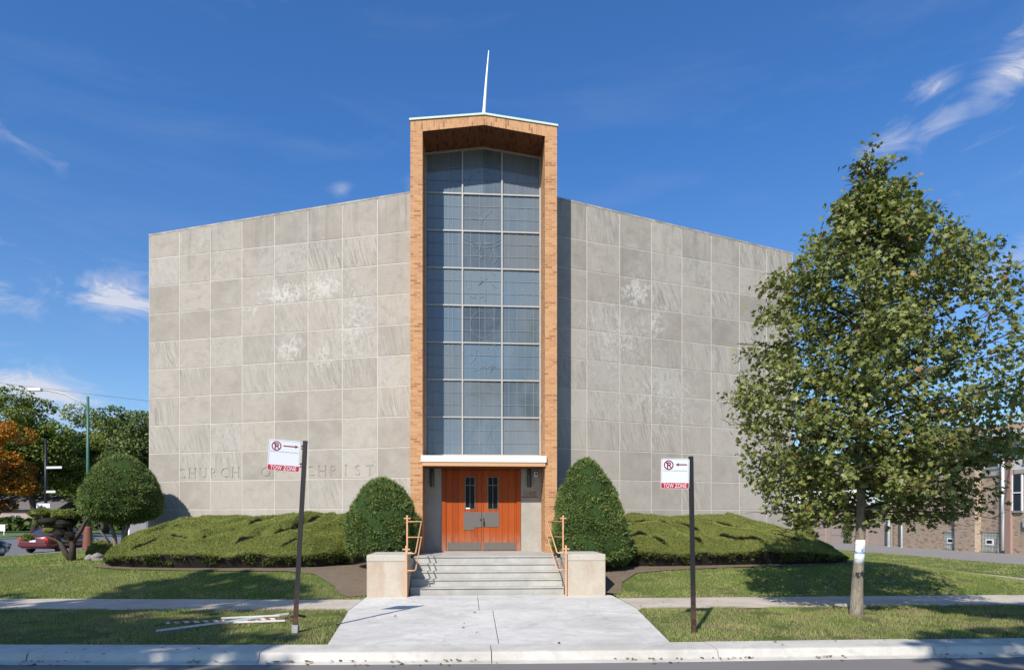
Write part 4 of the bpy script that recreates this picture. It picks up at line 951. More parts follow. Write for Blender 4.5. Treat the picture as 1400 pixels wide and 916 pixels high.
# ------------------------------------------------------------------ the street tree
LEAF = np.array([(0, -0.05, 0), (0.30, -0.12, 0.06), (0.52, 0.12, 0.12), (0.30, 0.30, 0.05), (0.58, 0.62, 0.12), (0.20, 0.58, 0.03), (0.0, 1.0, -0.02)])
def leaf_mesh(P, D, Nn, size):
    n = len(P); D = unit(D); Sx = unit(np.cross(D, Nn)); W = np.cross(Sx, D)
    tmp = []
    for sg in (1, -1):
        A = [P + size[:, None]*(sg*u*Sx + v*D + w*W) for u, v, w in LEAF]
        if sg < 0: A = A[::-1]
        tmp.append(np.stack(A, 1))
    V = np.concatenate(tmp, 0).reshape(-1, 3); F = np.arange(2*n*7).reshape(-1, 7)
    return V, F
M_PLANE = m_foliage('plane_tree_leaves', (0.085, 0.104, 0.024), (0.20, 0.225, 0.054), (0.37, 0.36, 0.125), (0.30, 0.17, 0.065), 0.25, 0.5, 0.8, 0.45)
def street_tree():
    b = Vector((7.05, 11.3, 0)); r = random.Random(17)
    t = thing('street_tree', 'young leafy plane tree with a white notice on its slim trunk', 'tree', b[:])
    trunk = [(7.05, 11.3, -0.05), (7.06, 11.3, 0.12), (7.075, 11.3, 0.6), (7.13, 11.3, 1.4), (7.15, 11.3, 2.3), (7.19, 11.31, 3.6), (7.24, 11.32, 5.0), (7.28, 11.33, 6.4), (7.31, 11.33, 7.6), (7.33, 11.33, 8.5)]
    tr = MB(); tr.tube(trunk, [0.15, 0.115, 0.098, 0.080, 0.072, 0.06, 0.05, 0.034, 0.02, 0.008], 12); trunk_o = tr.build('trunk', M_BARK, t)
    def axis(z):
        for p, q in zip(trunk, trunk[1:]):
            if p[2] <= z <= q[2]: f = (z-p[2])/(q[2]-p[2]); return Vector(p)*(1-f)+Vector(q)*f
        return Vector(trunk[-1])
    ez = [1.55, 1.75, 2.0, 2.4, 2.9, 3.55, 4.45, 5.3, 6.1, 6.75, 7.4, 7.9, 8.3, 8.75]; er = [1.0, 1.35, 1.65, 1.95, 2.15, 2.32, 2.25, 2.05, 1.75, 1.22, 0.68, 0.38, 0.22, 0.08]
    br = MB(); LP, LD, LN, LS = [], [], [], []
    nb = 112; ga = 2.39996
    for i in range(nb):
        u = (i+0.5)/nb; z0 = 1.68 + 6.4*u**1.25; a = i*ga + r.uniform(-0.3, 0.3)
        if z0 < 2.35 and -2.9 < ((a+math.pi) % (2*math.pi))-math.pi < -1.0: z0 += 0.55
        slope = 0.12 + 0.95*u + r.uniform(-0.12, 0.12)           # rise per metre out
        zt = z0 + 0.6; 
        reach = np.interp(min(8.7, z0+0.7*slope*np.interp(z0, ez, er)*0.7), ez, er)*r.uniform(0.80, 1.10)
        if r.random() < 0.10: reach *= 1.13
        if math.cos(a) > 0.2: reach *= 1.22
        p0 = axis(z0); d = Vector((math.cos(a), math.sin(a), 0))
        droop = 0.35*(1-u)
        pts = [];
        for k in range(6):
            f = k/5; pts.append(p0 + d*reach*f + Vector((r.uniform(-1, 1), r.uniform(-1, 1), 0))*0.05*f + Vector((0, 0, slope*reach*f*(1-0.25*f) - droop*f*f*1.0)))
        rad = 0.008+0.007*reach
        br.tube(pts, [rad*(1-0.85*k/5) for k in range(6)], 5)
        nt = int(6+reach*4.2)
        for j in range(nt):
            f = (0.18 + 0.82*(j+r.random())/nt)
            k = min(4, int(f*5)); ff = f*5-k; p = pts[k]*(1-ff)+pts[k+1]*ff
            sa = a + r.choice((-1, 1))*r.uniform(0.5, 1.3) if j < nt-1 else a
            tl = r.uniform(0.22, 0.60)*(0.6+0.5*(1-f))*(0.7 if u > 0.75 else 1)
            td = Vector((math.cos(sa), math.sin(sa), r.uniform(-0.15, 0.7))).normalized()
            q = p + td*tl; m = (p+q)/2 + Vector((0, 0, 0.03))
            br.tube([p, m, q], [0.007, 0.005, 0.002], 4, caps=False)
            nl = r.randint(16, 26)
            for l in range(nl):
                g = r.uniform(0.12, 1.08); c = p + (q-p)*min(g, 1.02) + Vector((r.gauss(0, 0.10), r.gauss(0, 0.10), r.gauss(0, 0.10)))
                dd = (td*0.6 + Vector((r.gauss(0, 0.6), r.gauss(0, 0.6), -0.55+r.gauss(0, 0.4))))
                LP.append(c[:]); LD.append(dd[:]); nn = Vector((d.x*0.5+r.gauss(0, 0.55), d.y*0.5-0.15+r.gauss(0, 0.55), 0.8+r.gauss(0, 0.35))); LN.append(nn[:]); LS.append(r.uniform(0.05, 0.105))
    # crown tip
    for j in range(110):
        z = r.uniform(7.6, 8.72); c = axis(min(z, 8.5)) + Vector((r.gauss(0, 0.13), r.gauss(0, 0.13), 0)); c.z = z
        LP.append(c[:]); LD.append((r.gauss(0, 1), r.gauss(0, 1), 0.2)); LN.append((r.gauss(0, 0.6), r.gauss(0, 0.6)-0.3, 0.7)); LS.append(r.uniform(0.06, 0.11))
    br.build('branch', M_BARK2, trunk_o)
    # fill: leaf sprays spread through the crown's volume in clumps, and everything trimmed to the crown's outline
    m = 46000; zz = RNG.uniform(1.7, 8.3, m); aa = RNG.uniform(0, 2*np.pi, m); q = RNG.uniform(0.12, 1.0, m)**0.55
    rr = np.interp(zz, ez, er)*np.where(np.cos(aa) > 0, 1+0.3*np.cos(aa), 1)*q; keep = RNG.random(m) < rr/2.3
    FP = np.stack([7.05+0.036*zz+rr*np.cos(aa), 11.31+rr*np.sin(aa), zz], -1)[keep]; FP = FP[fbm(FP, 1.6, 2) > 0.485]; m = len(FP)
    LP += FP.tolist(); LD += (RNG.normal(size=(m, 3))*0.6+np.array([0, 0, -0.4])).tolist(); LN += (RNG.normal(size=(m, 3))*0.55+np.array([0, -0.2, 0.75])).tolist(); LS += RNG.uniform(0.05, 0.105, m).tolist()
    P, D, N, Sz = map(np.array, (LP, LD, LN, LS))
    dx_ = P[:, 0]-(7.05+0.036*P[:, 2]); dy_ = P[:, 1]-11.31; ang = np.arctan2(dy_, dx_); lim = np.interp(P[:, 2], ez, er)*np.where(np.cos(ang) > 0, 1+0.3*np.cos(ang), 1)
    lim = lim*(0.52+0.96*fbm(np.stack([np.cos(ang)*1.7, np.sin(ang)*1.7, P[:, 2]*0.9], -1), 1.7, 3)) + 0.05 + 0.25*(RNG.random(len(P)) < 0.25)
    ok = (np.hypot(dx_, dy_) < lim) & (fbm(P, 1.25, 2) > 0.33)
    ray = np.array([-0.343, -0.685, 0.643]); rel = P-np.array([7.1, 11.3, 1.18]); al = rel @ ray; ok &= ~((np.linalg.norm(rel-al[:, None]*ray, axis=1) < 0.30) & (al > 0) & (al < 4))  # leaves cleared along the sun ray so sunlight reaches the notice
    P, D, N, Sz = P[ok], D[ok], N[ok], Sz[ok]; V, F = leaf_mesh(P, D, N, Sz); n = len(P)
    tint = np.clip(0.42+0.22*RNG.normal(size=n), 0, 0.95); odd = RNG.random(n) < 0.018; tint[odd] = 0.99
    np_mesh('crown', V, F, M_PLANE, t, tint=np.concatenate([tint, tint]))
    print('street tree leaves', n)
street_tree()
# paper notice wrapped on the trunk
mb = MB(); mb2 = MB()
def trx(z): return np.interp(z, [0.12, 0.6, 1.4, 2.3], [7.06, 7.075, 7.13, 7.15]), np.interp(z, [0.12, 0.6, 1.4, 2.3], [0.115, 0.098, 0.080, 0.072])
rows_ = [(0.95, 0.002), (1.1, 0.006), (1.24, 0.003), (1.25, 0.006), (1.38, 0.003)]; na = 14
vs = []; fs = []
for i, (z, o) in enumerate(rows_):
    x, rr_ = trx(z)
    for k in range(na): a = R(170+200*k/(na-1)); vs.append((x+(rr_+o)*math.cos(a), 11.3+(rr_+o)*math.sin(a), z))
for i in range(len(rows_)-1):
    for k in range(na-1): fs.append((i*na+k, i*na+k+1, (i+1)*na+k+1, (i+1)*na+k))
mb.add(vs, fs, 0, True)
def m_notice():
    t = NT('printed_paper'); p = t.pos(); xyz = t.n('ShaderNodeSeparateXYZ', i_0=p)
    n = t.noise(t.mapping(p, (1, 0, 1), (0, R(35), 0)), 13, 3, 0.6); z = xyz.outputs[2]
    band = t.math('MULTIPLY', t.math('GREATER_THAN', z, 1.12), t.math('LESS_THAN', z, 1.235))
    c = t.mix(t.math('MULTIPLY', band, t.ramp(n, [(0.5, 0.0), (0.56, 1.0)])), (0.80, 0.81, 0.84), (0.20, 0.33, 0.52))
    c = t.mix(t.math('MULTIPLY', band, t.ramp(n, [(0.66, 0.0), (0.70, 1.0)])), c, (0.03, 0.05, 0.09))
    return t.pbr(c, 0.6)
nt = mb.build('paper_notice', m_notice()); tag(nt, 'white printed paper notice wrapped round the slim plane trunk', 'notice')
sm = nt.modifiers.new('thick', 'SOLIDIFY'); sm.thickness = 0.002

# ------------------------------------------------------------------ broad trees in the distance
CARD = np.array([(-0.45, -0.3, 0), (0.1, -0.5, 0.08), (0.5, 0.0, 0), (0.2, 0.5, -0.06), (-0.4, 0.35, 0.05)])
def cards(P, size, up=0.5):
    n = len(P); A = unit(RNG.normal(size=(n, 3))); N = unit(RNG.normal(size=(n, 3))*0.8+np.array([-0.25, -0.35, up])); Sx = unit(np.cross(A, N)); D = np.cross(N, Sx)
    V = np.stack([P + size[:, None]*(u*Sx + v*D + w*N) for u, v, w in CARD], 1).reshape(-1, 3)
    return V, np.arange(5*n).reshape(-1, 5)
def big_tree(label, c, h, r, zc, mat, n=5000, size=0.30, nblob=26, seed=0, trunk_r=0.25, name='shade_tree', group=None, squash=0.75, gap=0.38):
    """trunk and limbs reaching into a crown made of many leaf clumps inside an uneven outline"""
    rg = np.random.default_rng(seed+40); x, y, z = c
    t = thing(name, label, 'tree', (x, y, z), group=group)
    tk = MB(); top = zc-0.25*(h-zc)
    tk.tube([(x, y, z-0.1), (x+0.02*h, y, z+0.3*zc), (x-0.01*h, y, z+0.75*zc), (x+0.015*h, y, z+zc), (x, y, z+h*0.82)], [trunk_r*1.25, trunk_r, trunk_r*0.85, trunk_r*0.65, 0.05], 9)
    cz = (h+zc)/2 - 0.0; hh = (h-zc*0.75)/2
    B = []
    for i in range(nblob):
        d = unit(rg.normal(size=(1, 3)))[0]; q = rg.uniform(0.25, 0.92)
        p = np.array([x, y, z+h-hh]) + d*np.array([r, r, hh])*q; br_ = rg.uniform(0.20, 0.36)*r; B.append((p, br_))
    for p, br_ in B[:14]:
        s = Vector((x, y, z+zc*rg.uniform(0.6, 1.0))); e = Vector(p); m = s*0.5+e*0.5+Vector((0, 0, -0.05*h)); tk.tube([s, m, e], [trunk_r*0.4, trunk_r*0.25, 0.03], 5)
    tr = tk.build('trunk', M_BARK2, t)
    Ps = []
    for p, br_ in B:
        m = int(n/nblob*1.5); d = unit(rg.normal(size=(m, 3))); q = rg.uniform(0.35, 1.05, m)**0.6
        Ps.append(p + d*(br_*q)[:, None]*np.array([1.15, 1.15, squash]))
    P = np.concatenate(Ps); k = fbm(P+seed*5.1, 1.2, 3) > gap; P = P[k]
    P = P[P[:, 2] > z+zc*0.45]
    V, F = cards(P, size*RNG.uniform(0.6, 1.35, len(P)))
    tint = np.clip(0.35+0.25*RNG.normal(size=len(P))+0.5*(vnoise(P, 0.35)-0.5), 0, 0.95)
    np_mesh('crown', V, F, mat, t, tint=tint)
    return t
M_LOC = m_foliage('locust_leaves', (0.07, 0.10, 0.02), (0.19, 0.23, 0.046), (0.36, 0.34, 0.075), (0.48, 0.28, 0.05), 0.3, 0.6, 0.14)
M_MAP = m_foliage('autumn_leaves', (0.16, 0.075, 0.012), (0.50, 0.20, 0.02), (0.60, 0.31, 0.035), (0.10, 0.13, 0.02), 0.3, 0.6, 0.2)
M_DKT = m_foliage('dark_leaves', (0.04, 0.065, 0.02), (0.105, 0.145, 0.04), (0.20, 0.235, 0.08), None, 0.2, 0.55, 0.3)
G1 = 'trees across the side street'
big_tree('orange autumn maple at the left picture edge', (-46.7, 66.0, 0), 12.0, 4.0, 2.3, M_MAP, 20000, 0.19, 44, 1, 0.22, 'maple_tree')
big_tree('tall green and yellow honey locust beside the orange maple', (-49.0, 76.0, 0), 16.8, 6.6, 5.6, M_LOC, 30000, 0.21, 60, 2, 0.34, 'locust_tree', squash=0.55)
big_tree('broad green honey locust behind the street lamp', (-45.5, 84.0, 0), 16.4, 6.6, 5.2, M_LOC, 28000, 0.21, 56, 5, 0.32, 'locust_tree', squash=0.55)
big_tree('dark green dense tree rising beside the church corner', (-19.6, 40.5, 0), 9.3, 3.1, 2.6, M_DKT, 17000, 0.13, 50, 8, 0.26, 'shade_tree', gap=0.34)
big_tree('dull green tree low behind the dome shrub', (-52.0, 95.0, 0), 12.5, 6.4, 2.6, M_LOC, 16000, 0.25, 44, 9, 0.28, 'shade_tree')
big_tree('dull green tree behind the orange maple at the far left', (-66.0, 84.0, 0), 13.2, 6.8, 3.0, M_LOC, 14000, 0.25, 40, 15, 0.28, 'shade_tree')
# far shrubbery mass below the crowns
n = 26000; X = RNG.uniform(-125, -30, n); Y = 112+RNG.uniform(-4, 8, n) + 0.02*X; Hh = 6.5+6.0*vnoise(np.stack([X, X*0, X*0], -1), 0.13); Z = Hh*RNG.uniform(0, 1, n)
keep = ~((X > -83) & (X < -63) & (Z < 5.7) & (Y < 117.5))
X = np.concatenate([X, RNG.uniform(-86, -60, 2600)]); Y = np.concatenate([Y, RNG.uniform(101, 104, 2600)]); Z = np.concatenate([Z, RNG.uniform(0, 2.0, 2600)*(0.35+0.9*vnoise(np.stack([X[-2600:], X[-2600:]*0, X[-2600:]*0], -1), 0.4))]); keep = np.concatenate([keep, np.ones(2600, bool)])
V, F = cards(np.stack([X, Y, Z], -1)[keep], RNG.uniform(0.5, 1.1, keep.sum())); tag(np_mesh('undergrowth', V, F, M_DKT, tint=RNG.uniform(0, 0.7, keep.sum())), 'dark far mass of bushes and low trees beyond the side street', 'bushes', kind='stuff')
# trees on the near side of the street, behind the camera: they throw the shade seen on the left and right
big_tree('tall spreading street tree standing behind the camera on the left', (-14.0, -2.4, 0), 16.2, 4.6, 7.4, M_LOC, 9500, 0.36, 40, 21, 0.25, 'shade_tree', gap=0.40)
big_tree('second tall street tree behind the camera farther left', (-19.2, -3.0, 0), 16.0, 5.0, 7.0, M_LOC, 8000, 0.36, 36, 22, 0.25, 'shade_tree', gap=0.40)
big_tree('lower street tree standing behind the camera on the right', (5.4, -2.4, 0), 14.4, 3.8, 7.4, M_LOC, 6500, 0.34, 32, 23, 0.22, 'shade_tree', gap=0.36)
# ------------------------------------------------------------------ parking signs
M_SIGN = paint('white_sign_sheet', (0.60, 0.61, 0.65), 0.35, var=0.03)
M_RED = paint('sign_red', (0.40, 0.010, 0.02), 0.4, var=0.08)
M_MAR = paint('sign_maroon', (0.16, 0.008, 0.025), 0.4, var=0.08)
M_SGREY = paint('sign_line_grey', (0.20, 0.20, 0.22), 0.5)
def m_post():
    t = NT('blackened_post_steel'); p = t.pos(); z = t.n('ShaderNodeSeparateXYZ', i_0=p).outputs[2]
    rust = t.math('MULTIPLY', t.ramp(t.math('DIVIDE', z, 1.0), [(0.25, 1.0), (0.8, 0.0)]), t.ramp(t.noise(p, 14, 4), [(0.35, 0.2), (0.6, 1.0)]))
    c = t.mix(rust, (0.013, 0.012, 0.013), (0.10, 0.045, 0.028)); return t.pbr(c, 0.6, metal=0.2)
M_POST = m_post(); M_POSTBASE = m_concrete('post_socket', (0.36, 0.36, 0.36), 0.2, 5)
def rot_pts(pts, ang, piv):
    c, s = math.cos(ang), math.sin(ang); return [(piv[0]+(x-piv[0])*c-(y-piv[1])*s, piv[1]+(x-piv[0])*s+(y-piv[1])*c) for x, y in pts]
def parking_sign(base, top, w, h, zc, xgap, right_arrow, roll, yaw, label, sleeve):
    """local frame: post at origin; plate to the left of the post"""
    b, tp = Vector(base), Vector(top); axis = (tp-b)
    t = thing('parking_sign', label, 'sign', base)
    p = MB(); d = axis.normalized(); u = d.cross(Vector((0, 1, 0))).normalized(); v = u.cross(d)
    for sx in (-1, 1): p.obox((b+tp)/2+u*0.024*sx, u, v, d, 0.005, 0.021, axis.length/2)
    p.obox((b+tp)/2+v*0.017, u, v, d, 0.0188, 0.005, axis.length/2); p.obox((b+tp)/2-v*0.021, u, v, d, 0.034, 0.004, axis.length/2)
    p.build('post', M_POST, t)
    if sleeve: q = MB(); q.obox(b+d*0.07, u, v, d, 0.045, 0.045, 0.07); q.build('socket', M_POSTBASE, t)
    f = (zc-b.z)/axis.z; pc = b + axis*f; cx = pc.x - xgap - w/2*math.cos(yaw)
    o = Vector((cx, pc.y-0.035, zc))
    ex = Vector((math.cos(yaw)*math.cos(roll), math.sin(yaw)*math.cos(roll), math.sin(roll))); ez = Vector((-math.sin(roll)*math.cos(yaw), 0, math.cos(roll))); ey = ez.cross(ex)
    if ey.y < 0: ey = -ey
    def put(bm):
        for vv in bm.verts: vv.co = o + ex*vv.co.x + ez*vv.co.y - ey*vv.co.z
        return bm
    def rrect(x0, y0, x1, y1, r, z0, z1, corners=(1, 1, 1, 1)):
        bm = bmesh.new(); pts = []
        for (cx_, cy_, a0, on) in ((x1, y0, -90, corners[1]), (x1, y1, 0, corners[2]), (x0, y1, 90, corners[3]), (x0, y0, 180, corners[0])):
            if not on: pts.append((cx_, cy_)); continue
            sx = cx_-r if cx_ == x1 else cx_+r; sy = cy_-r if cy_ == y1 else cy_+r
            for k in range(6): a = R(a0+90*k/5); pts.append((sx+r*math.cos(a), sy+r*math.sin(a)))
        n = len(pts); A = [bm.verts.new((x, y, z0)) for x, y in pts]; B = [bm.verts.new((x, y, z1)) for x, y in pts]
        bm.faces.new(A[::-1]); bm.faces.new(B)
        for k in range(n): bm.faces.new((A[k], A[(k+1) % n], B[(k+1) % n], B[k]))
        return bm
    hw, hh = w/2, h/2
    plate = MB().bm(put(rrect(-hw, -hh, hw, hh, 0.03, -0.0015, 0.0015))).build('sign_plate', M_SIGN, t)
    # thin grey outline
    bd = MB()
    for (x0, y0, x1, y1) in ((-hw+0.012, hh-0.016, hw-0.012, hh-0.012), (-hw+0.012, -hh+0.10, -hw+0.016, hh-0.02), (hw-0.016, -hh+0.10, hw-0.012, hh-0.02)): bd.bm(put(rrect(x0, y0, x1, y1, 0.001, 0.0017, 0.0028)))
    bd.bm(put(rrect(-hw+0.03, hh-0.187, hw-0.03, hh-0.180, 0.001, 0.0017, 0.0028)))
    bd.build('border', M_SGREY, plate)
    # red band with TOW ZONE
    MB().bm(put(rrect(-hw+0.006, -hh+0.006, hw-0.006, -hh+0.088, 0.026, 0.0017, 0.0030, (1, 1, 0, 0)))).build('red_band', M_RED, plate)
    g = text_bm('TOW ZONE', 0.088, 0.0006, 0.0008, 1.10); xs = [v_.co.x for v_ in g.verts]; sc = (w*0.80)/(max(xs)-min(xs))
    for v_ in g.verts: v_.co.x = v_.co.x*sc; v_.co.y = v_.co.y - hh + 0.017; v_.co.z += 0.0040
    MB().bm(put(g)).build('lettering', M_SIGN, plate)
    # no parking roundel: ring, P, slash
    sy = MB(); cx0, cy0, r0, r1 = -hw+0.115, hh-0.100, 0.056, 0.073; bm = bmesh.new(); n = 32
    I = [bm.verts.new((cx0+r0*math.cos(2*math.pi*k/n), cy0+r0*math.sin(2*math.pi*k/n), 0.003)) for k in range(n)]; O = [bm.verts.new((cx0+r1*math.cos(2*math.pi*k/n), cy0+r1*math.sin(2*math.pi*k/n), 0.003)) for k in range(n)]
    for k in range(n): bm.faces.new((I[k], O[k], O[(k+1) % n], I[(k+1) % n]))
    sy.bm(put(bm))
    g = text_bm('P', 0.128, 0.0005, 0.003); xs = [v_.co.x for v_ in g.verts]; xm = (min(xs)+max(xs))/2
    for v_ in g.verts: v_.co.x += cx0-xm+0.004; v_.co.y += cy0-0.046; v_.co.z += 0.0035
    sy.bm(put(g))
    bm = bmesh.new(); dd = 0.707*0.058; ww = 0.0055
    Q = [bm.verts.new((cx0+x, cy0+y, 0.0046)) for x, y in ((-dd-ww, dd-ww), (dd-ww, -dd-ww), (dd+ww, -dd+ww), (-dd+ww, dd+ww))]; bm.faces.new(Q); sy.bm(put(bm))
    sy.build('no_parking_symbol', M_MAR, plate)
    ar = bmesh.new(); x0, x1 = -hw+0.215, hw-0.035; y = hh-0.092; sg = 1
    a, b_ = (x0, x1) if right_arrow else (x1, x0); s_ = 1 if right_arrow else -1
    sh = [(a, y-0.009), (b_-s_*0.05, y-0.009), (b_-s_*0.05, y-0.025), (b_, y), (b_-s_*0.05, y+0.025), (b_-s_*0.05, y+0.009), (a, y+0.009)]
    if s_ < 0: sh = sh[::-1]
    fc = ar.faces.new([ar.verts.new((px, py, 0.003)) for px, py in sh]); MB().bm(put(ar)).build('arrow', M_MAR, plate)
    for k in (0.135, -0.135):
        br = MB(); e = o + ex*(hw-0.02) + ez*(k+0.02); q = pc + axis*((k+0.02)/axis.z); br.beam(e+Vector((0, 0.012, 0)), Vector((q.x, q.y-0.0, q.z)), 0.02, 0.022)
        br.beam(e+Vector((0, 0.012, -0.045)), Vector((q.x, q.y, q.z-0.035)), 0.014, 0.016); br.build('bracket', M_BLACK, t)
parking_sign((-2.66, 10.07, 0.0), (-2.50, 10.07, 2.955), 0.475, 0.475, 2.725, 0.062, True, R(-4.2), R(4), 'no parking sign with right pointing arrow on a leaning black post', True)
parking_sign((3.395, 9.54, 0.0), (3.35, 9.54, 2.705), 0.425, 0.455, 2.44, 0.045, False, R(-0.8), R(-6), 'no parking sign with left pointing arrow on an upright black post', False)

# ------------------------------------------------------------------ planks dumped on the verge
def m_stripe():
    t = NT('red_white_barrier_tape'); p = t.obj(); x = t.n('ShaderNodeSeparateXYZ', i_0=p)
    k = t.math('GREATER_THAN', t.math('FRACT', t.math('MULTIPLY', t.math('ADD', x.outputs[0], t.math('MULTIPLY', x.outputs[2], 1.2)), 6.6)), 0.5)
    n = t.noise(p, 9, 4); c = t.mix(k, (0.66, 0.63, 0.60), (0.34, 0.08, 0.06)); c = t.mix(t.math('MULTIPLY', t.ramp(n, [(0.5, 0.0), (0.7, 1.0)]), 0.5), c, (0.25, 0.2, 0.17)); return t.pbr(c, 0.7)
M_STRIPE = m_stripe(); M_OLDW = m_concrete('worn_white_paint', (0.66, 0.65, 0.62), 0.2, 4, 40)
def plank(p, q, w, h, mat, label):
    d = Vector(q)-Vector(p); L = d.length; a = math.atan2(d.y, d.x); el = math.asin(d.z/L)
    mb = MB().bbox(0, -w/2, 0, L, w/2, h, 0.004); o = mb.build('barrier_plank', mat)
    o.location = p; o.rotation_euler = (0, -el, a); return tag(o, label, 'plank')
plank((-4.78, 10.2, 0.03), (-3.12, 11.42, 0.10), 0.024, 0.032, M_OLDW, 'long plain white plank lying slanted on the grass verge')
plank((-4.98, 10.98, 0.03), (-3.25, 11.12, 0.06), 0.024, 0.032, M_STRIPE, 'long red and white striped plank lying on the grass verge')
plank((-4.0, 10.86, 0.045), (-3.06, 10.98, 0.05), 0.024, 0.03, M_OLDW, 'shortest white plank end touching the rusty iron bracket')
plank((-4.1, 10.98, 0.10), (-3.22, 11.22, 0.10), 0.024, 0.03, M_OLDW, 'short white plank lying across the striped plank')
rb = MB(); rb.tube([(-3.2, 11.05, 0.06), (-3.05, 11.12, 0.10), (-2.95, 11.35, 0.10), (-2.86, 11.5, 0.05)], 0.022, 7).tube([(-3.05, 11.12, 0.10), (-2.9, 11.05, 0.04)], 0.02, 7)
tag(rb.build('rusty_bracket', paint('rusted_iron', (0.10, 0.055, 0.035), 0.85, var=0.4)), 'bent rusty iron bracket at the plank ends behind the sign post', 'bracket')

# ------------------------------------------------------------------ cars on the side street
M_TYRE = paint('tyre_rubber', (0.02, 0.02, 0.02), 0.85); M_RIM = paint('alloy_rim', (0.42, 0.42, 0.44), 0.3, 0.7)
M_CARGL = paint('car_glass', (0.03, 0.045, 0.06), 0.04, var=0.0, coat=0.5)
M_TAIL = paint('tail_lamp_red', (0.55, 0.02, 0.015), 0.15, var=0.1, coat=0.6); M_PLATE = paint('blank_plate', (0.62, 0.64, 0.68), 0.4)
def car(label, loc, rz, colour, name='parked_car'):
    """sedan, +Y is forward, origin under the middle of the rear bumper"""
    mat = paint(name+'_paint', colour, 0.22, var=0.04, coat=0.8)
    t = thing(name, label, 'car', loc, rz)
    def ring(y, w, zb, zm, zt, crown):
        return [(0, y, zb), (w*0.86, y, zb), (w*0.97, y, zb+0.12), (w, y, zm), (w*0.965, y, zt-0.07), (w*0.86, y, zt), (0, y, zt+crown)]
    st = [(0.0, 0.62, 0.36, 0.52, 0.66, 0.0), (0.04, 0.80, 0.30, 0.55, 0.88, 0.01), (0.16, 0.87, 0.26, 0.58, 1.0, 0.02), (0.7, 0.90, 0.22, 0.60, 1.03, 0.03), (1.3, 0.905, 0.2, 0.6, 0.99, 0.03), (2.4, 0.905, 0.2, 0.6, 0.96, 0.03), (3.3, 0.90, 0.2, 0.58, 0.93, 0.04), (4.0, 0.87, 0.22, 0.55, 0.84, 0.05), (4.45, 0.80, 0.26, 0.5, 0.72, 0.03), (4.62, 0.60, 0.34, 0.48, 0.6, 0.0)]
    def loft(sts, fn, mb, smooth=True):
        n = 0; vs = []
        for s_ in sts:
            rg_ = fn(*s_); full = rg_ + [(-x, y, z) for x, y, z in rg_[-2:0:-1]]; n = len(full); vs += full
        fs = [(i*n+k, i*n+(k+1) % n, (i+1)*n+(k+1) % n, (i+1)*n+k) for i in range(len(sts)-1) for k in range(n)]
        fs += [tuple(reversed(range(n))), tuple(range((len(sts)-1)*n, len(sts)*n))]
        mb.add(vs, fs, 0, smooth); return mb
    body = loft(st, ring, MB()).build('body', mat, t, local=True)
    gh_ = lambda y, wb, wt, z0, z1: [(0, y, z0), (wb, y, z0), (wt+0.02, y, z1-0.03), (wt-0.05, y, z1), (0, y, z1+0.015)]
    loft([(0.62, 0.76, 0.66, 0.98, 1.04), (0.95, 0.79, 0.62, 0.97, 1.22), (1.35, 0.80, 0.60, 0.96, 1.365), (2.2, 0.81, 0.61, 0.95, 1.40), (2.75, 0.81, 0.62, 0.94, 1.33), (3.5, 0.80, 0.70, 0.92, 0.98)], gh_, MB()).build('window_glass', M_CARGL, t, local=True)
    rf_ = lambda y, w, z: [(0, y, z-0.03), (w, y, z-0.03), (w+0.01, y, z), (w*0.9, y, z+0.022), (0, y, z+0.035)]
    loft([(1.22, 0.56, 1.335), (1.4, 0.585, 1.385), (2.2, 0.60, 1.408), (2.72, 0.60, 1.35)], rf_, MB()).build('roof', mat, t, local=True)
    for sx in (-1, 1):
        for pts, rr_ in (([(sx*0.755, 0.66, 0.99), (sx*0.67, 0.98, 1.22), (sx*0.60, 1.35, 1.36)], 0.045), ([(sx*0.815, 2.1, 0.95), (sx*0.63, 2.1, 1.38)], 0.035), ([(sx*0.80, 3.4, 0.95), (sx*0.64, 2.75, 1.33)], 0.035)):
            MB().tube(pts, rr_, 6).build('pillar', mat, t, local=True)
    for sx in (-1, 1):
        for y in (0.95, 3.65):
            arch = MB()
            prof = [(0.30, -0.10), (0.335, -0.05), (0.335, 0.07), (0.30, 0.105)]
            def wheel_pts(prof_, n=20): return prof_
            w_ = MB().lathe(prof, (0, 0, 0), 20); 
            w_.v = [(sx*(0.80+zz), y+xx, 0.335+yy-0.0) for xx, yy, zz in w_.v]
            wo = w_.build('wheel', M_TYRE, t, local=True)
            r_ = MB().lathe([(0.0, 0.0), (0.21, 0.0), (0.22, 0.012), (0.05, 0.02)], (0, 0, 0), 10); r_.v = [(sx*(0.912+zz), y+xx, 0.335+yy) for xx, yy, zz in r_.v]; r_.build('rim', M_RIM, wo, local=True)
    for sx in (-1, 1):
        MB().bbox(min(sx*0.56, sx*0.83), -0.012, 0.70, max(sx*0.56, sx*0.83), 0.20, 0.87, 0.03).build('tail_light', M_TAIL, t, local=True)
        MB().bbox(min(sx*0.5, sx*0.76), 4.42, 0.55, max(sx*0.5, sx*0.76), 4.60, 0.68, 0.03).build('headlight', M_CARGL, t, local=True)
        MB().bbox(min(sx*0.92, sx*1.06), 2.75, 0.95, max(sx*0.92, sx*1.06), 2.87, 1.08, 0.03).build('mirror', mat, t, local=True)
    MB().bbox(-0.17, -0.028, 0.62, 0.17, 0.03, 0.74, 0.01).build('licence_plate', M_PLATE, t, local=True)
    MB().bbox(-0.80, -0.05, 0.36, 0.80, 0.12, 0.52, 0.04).build('bumper', mat, t, local=True)
    for sx in (-1, 1): MB().box(min(sx*0.899, sx*0.913), 1.35, 0.80, max(sx*0.899, sx*0.913), 3.1, 0.815).build('door_trim', M_BLACK, t, local=True)
    return t
car('dark red sedan seen from behind, beyond the sculpted juniper', (-24.0, 37.2, -0.122), R(-3), (0.10, 0.006, 0.011))
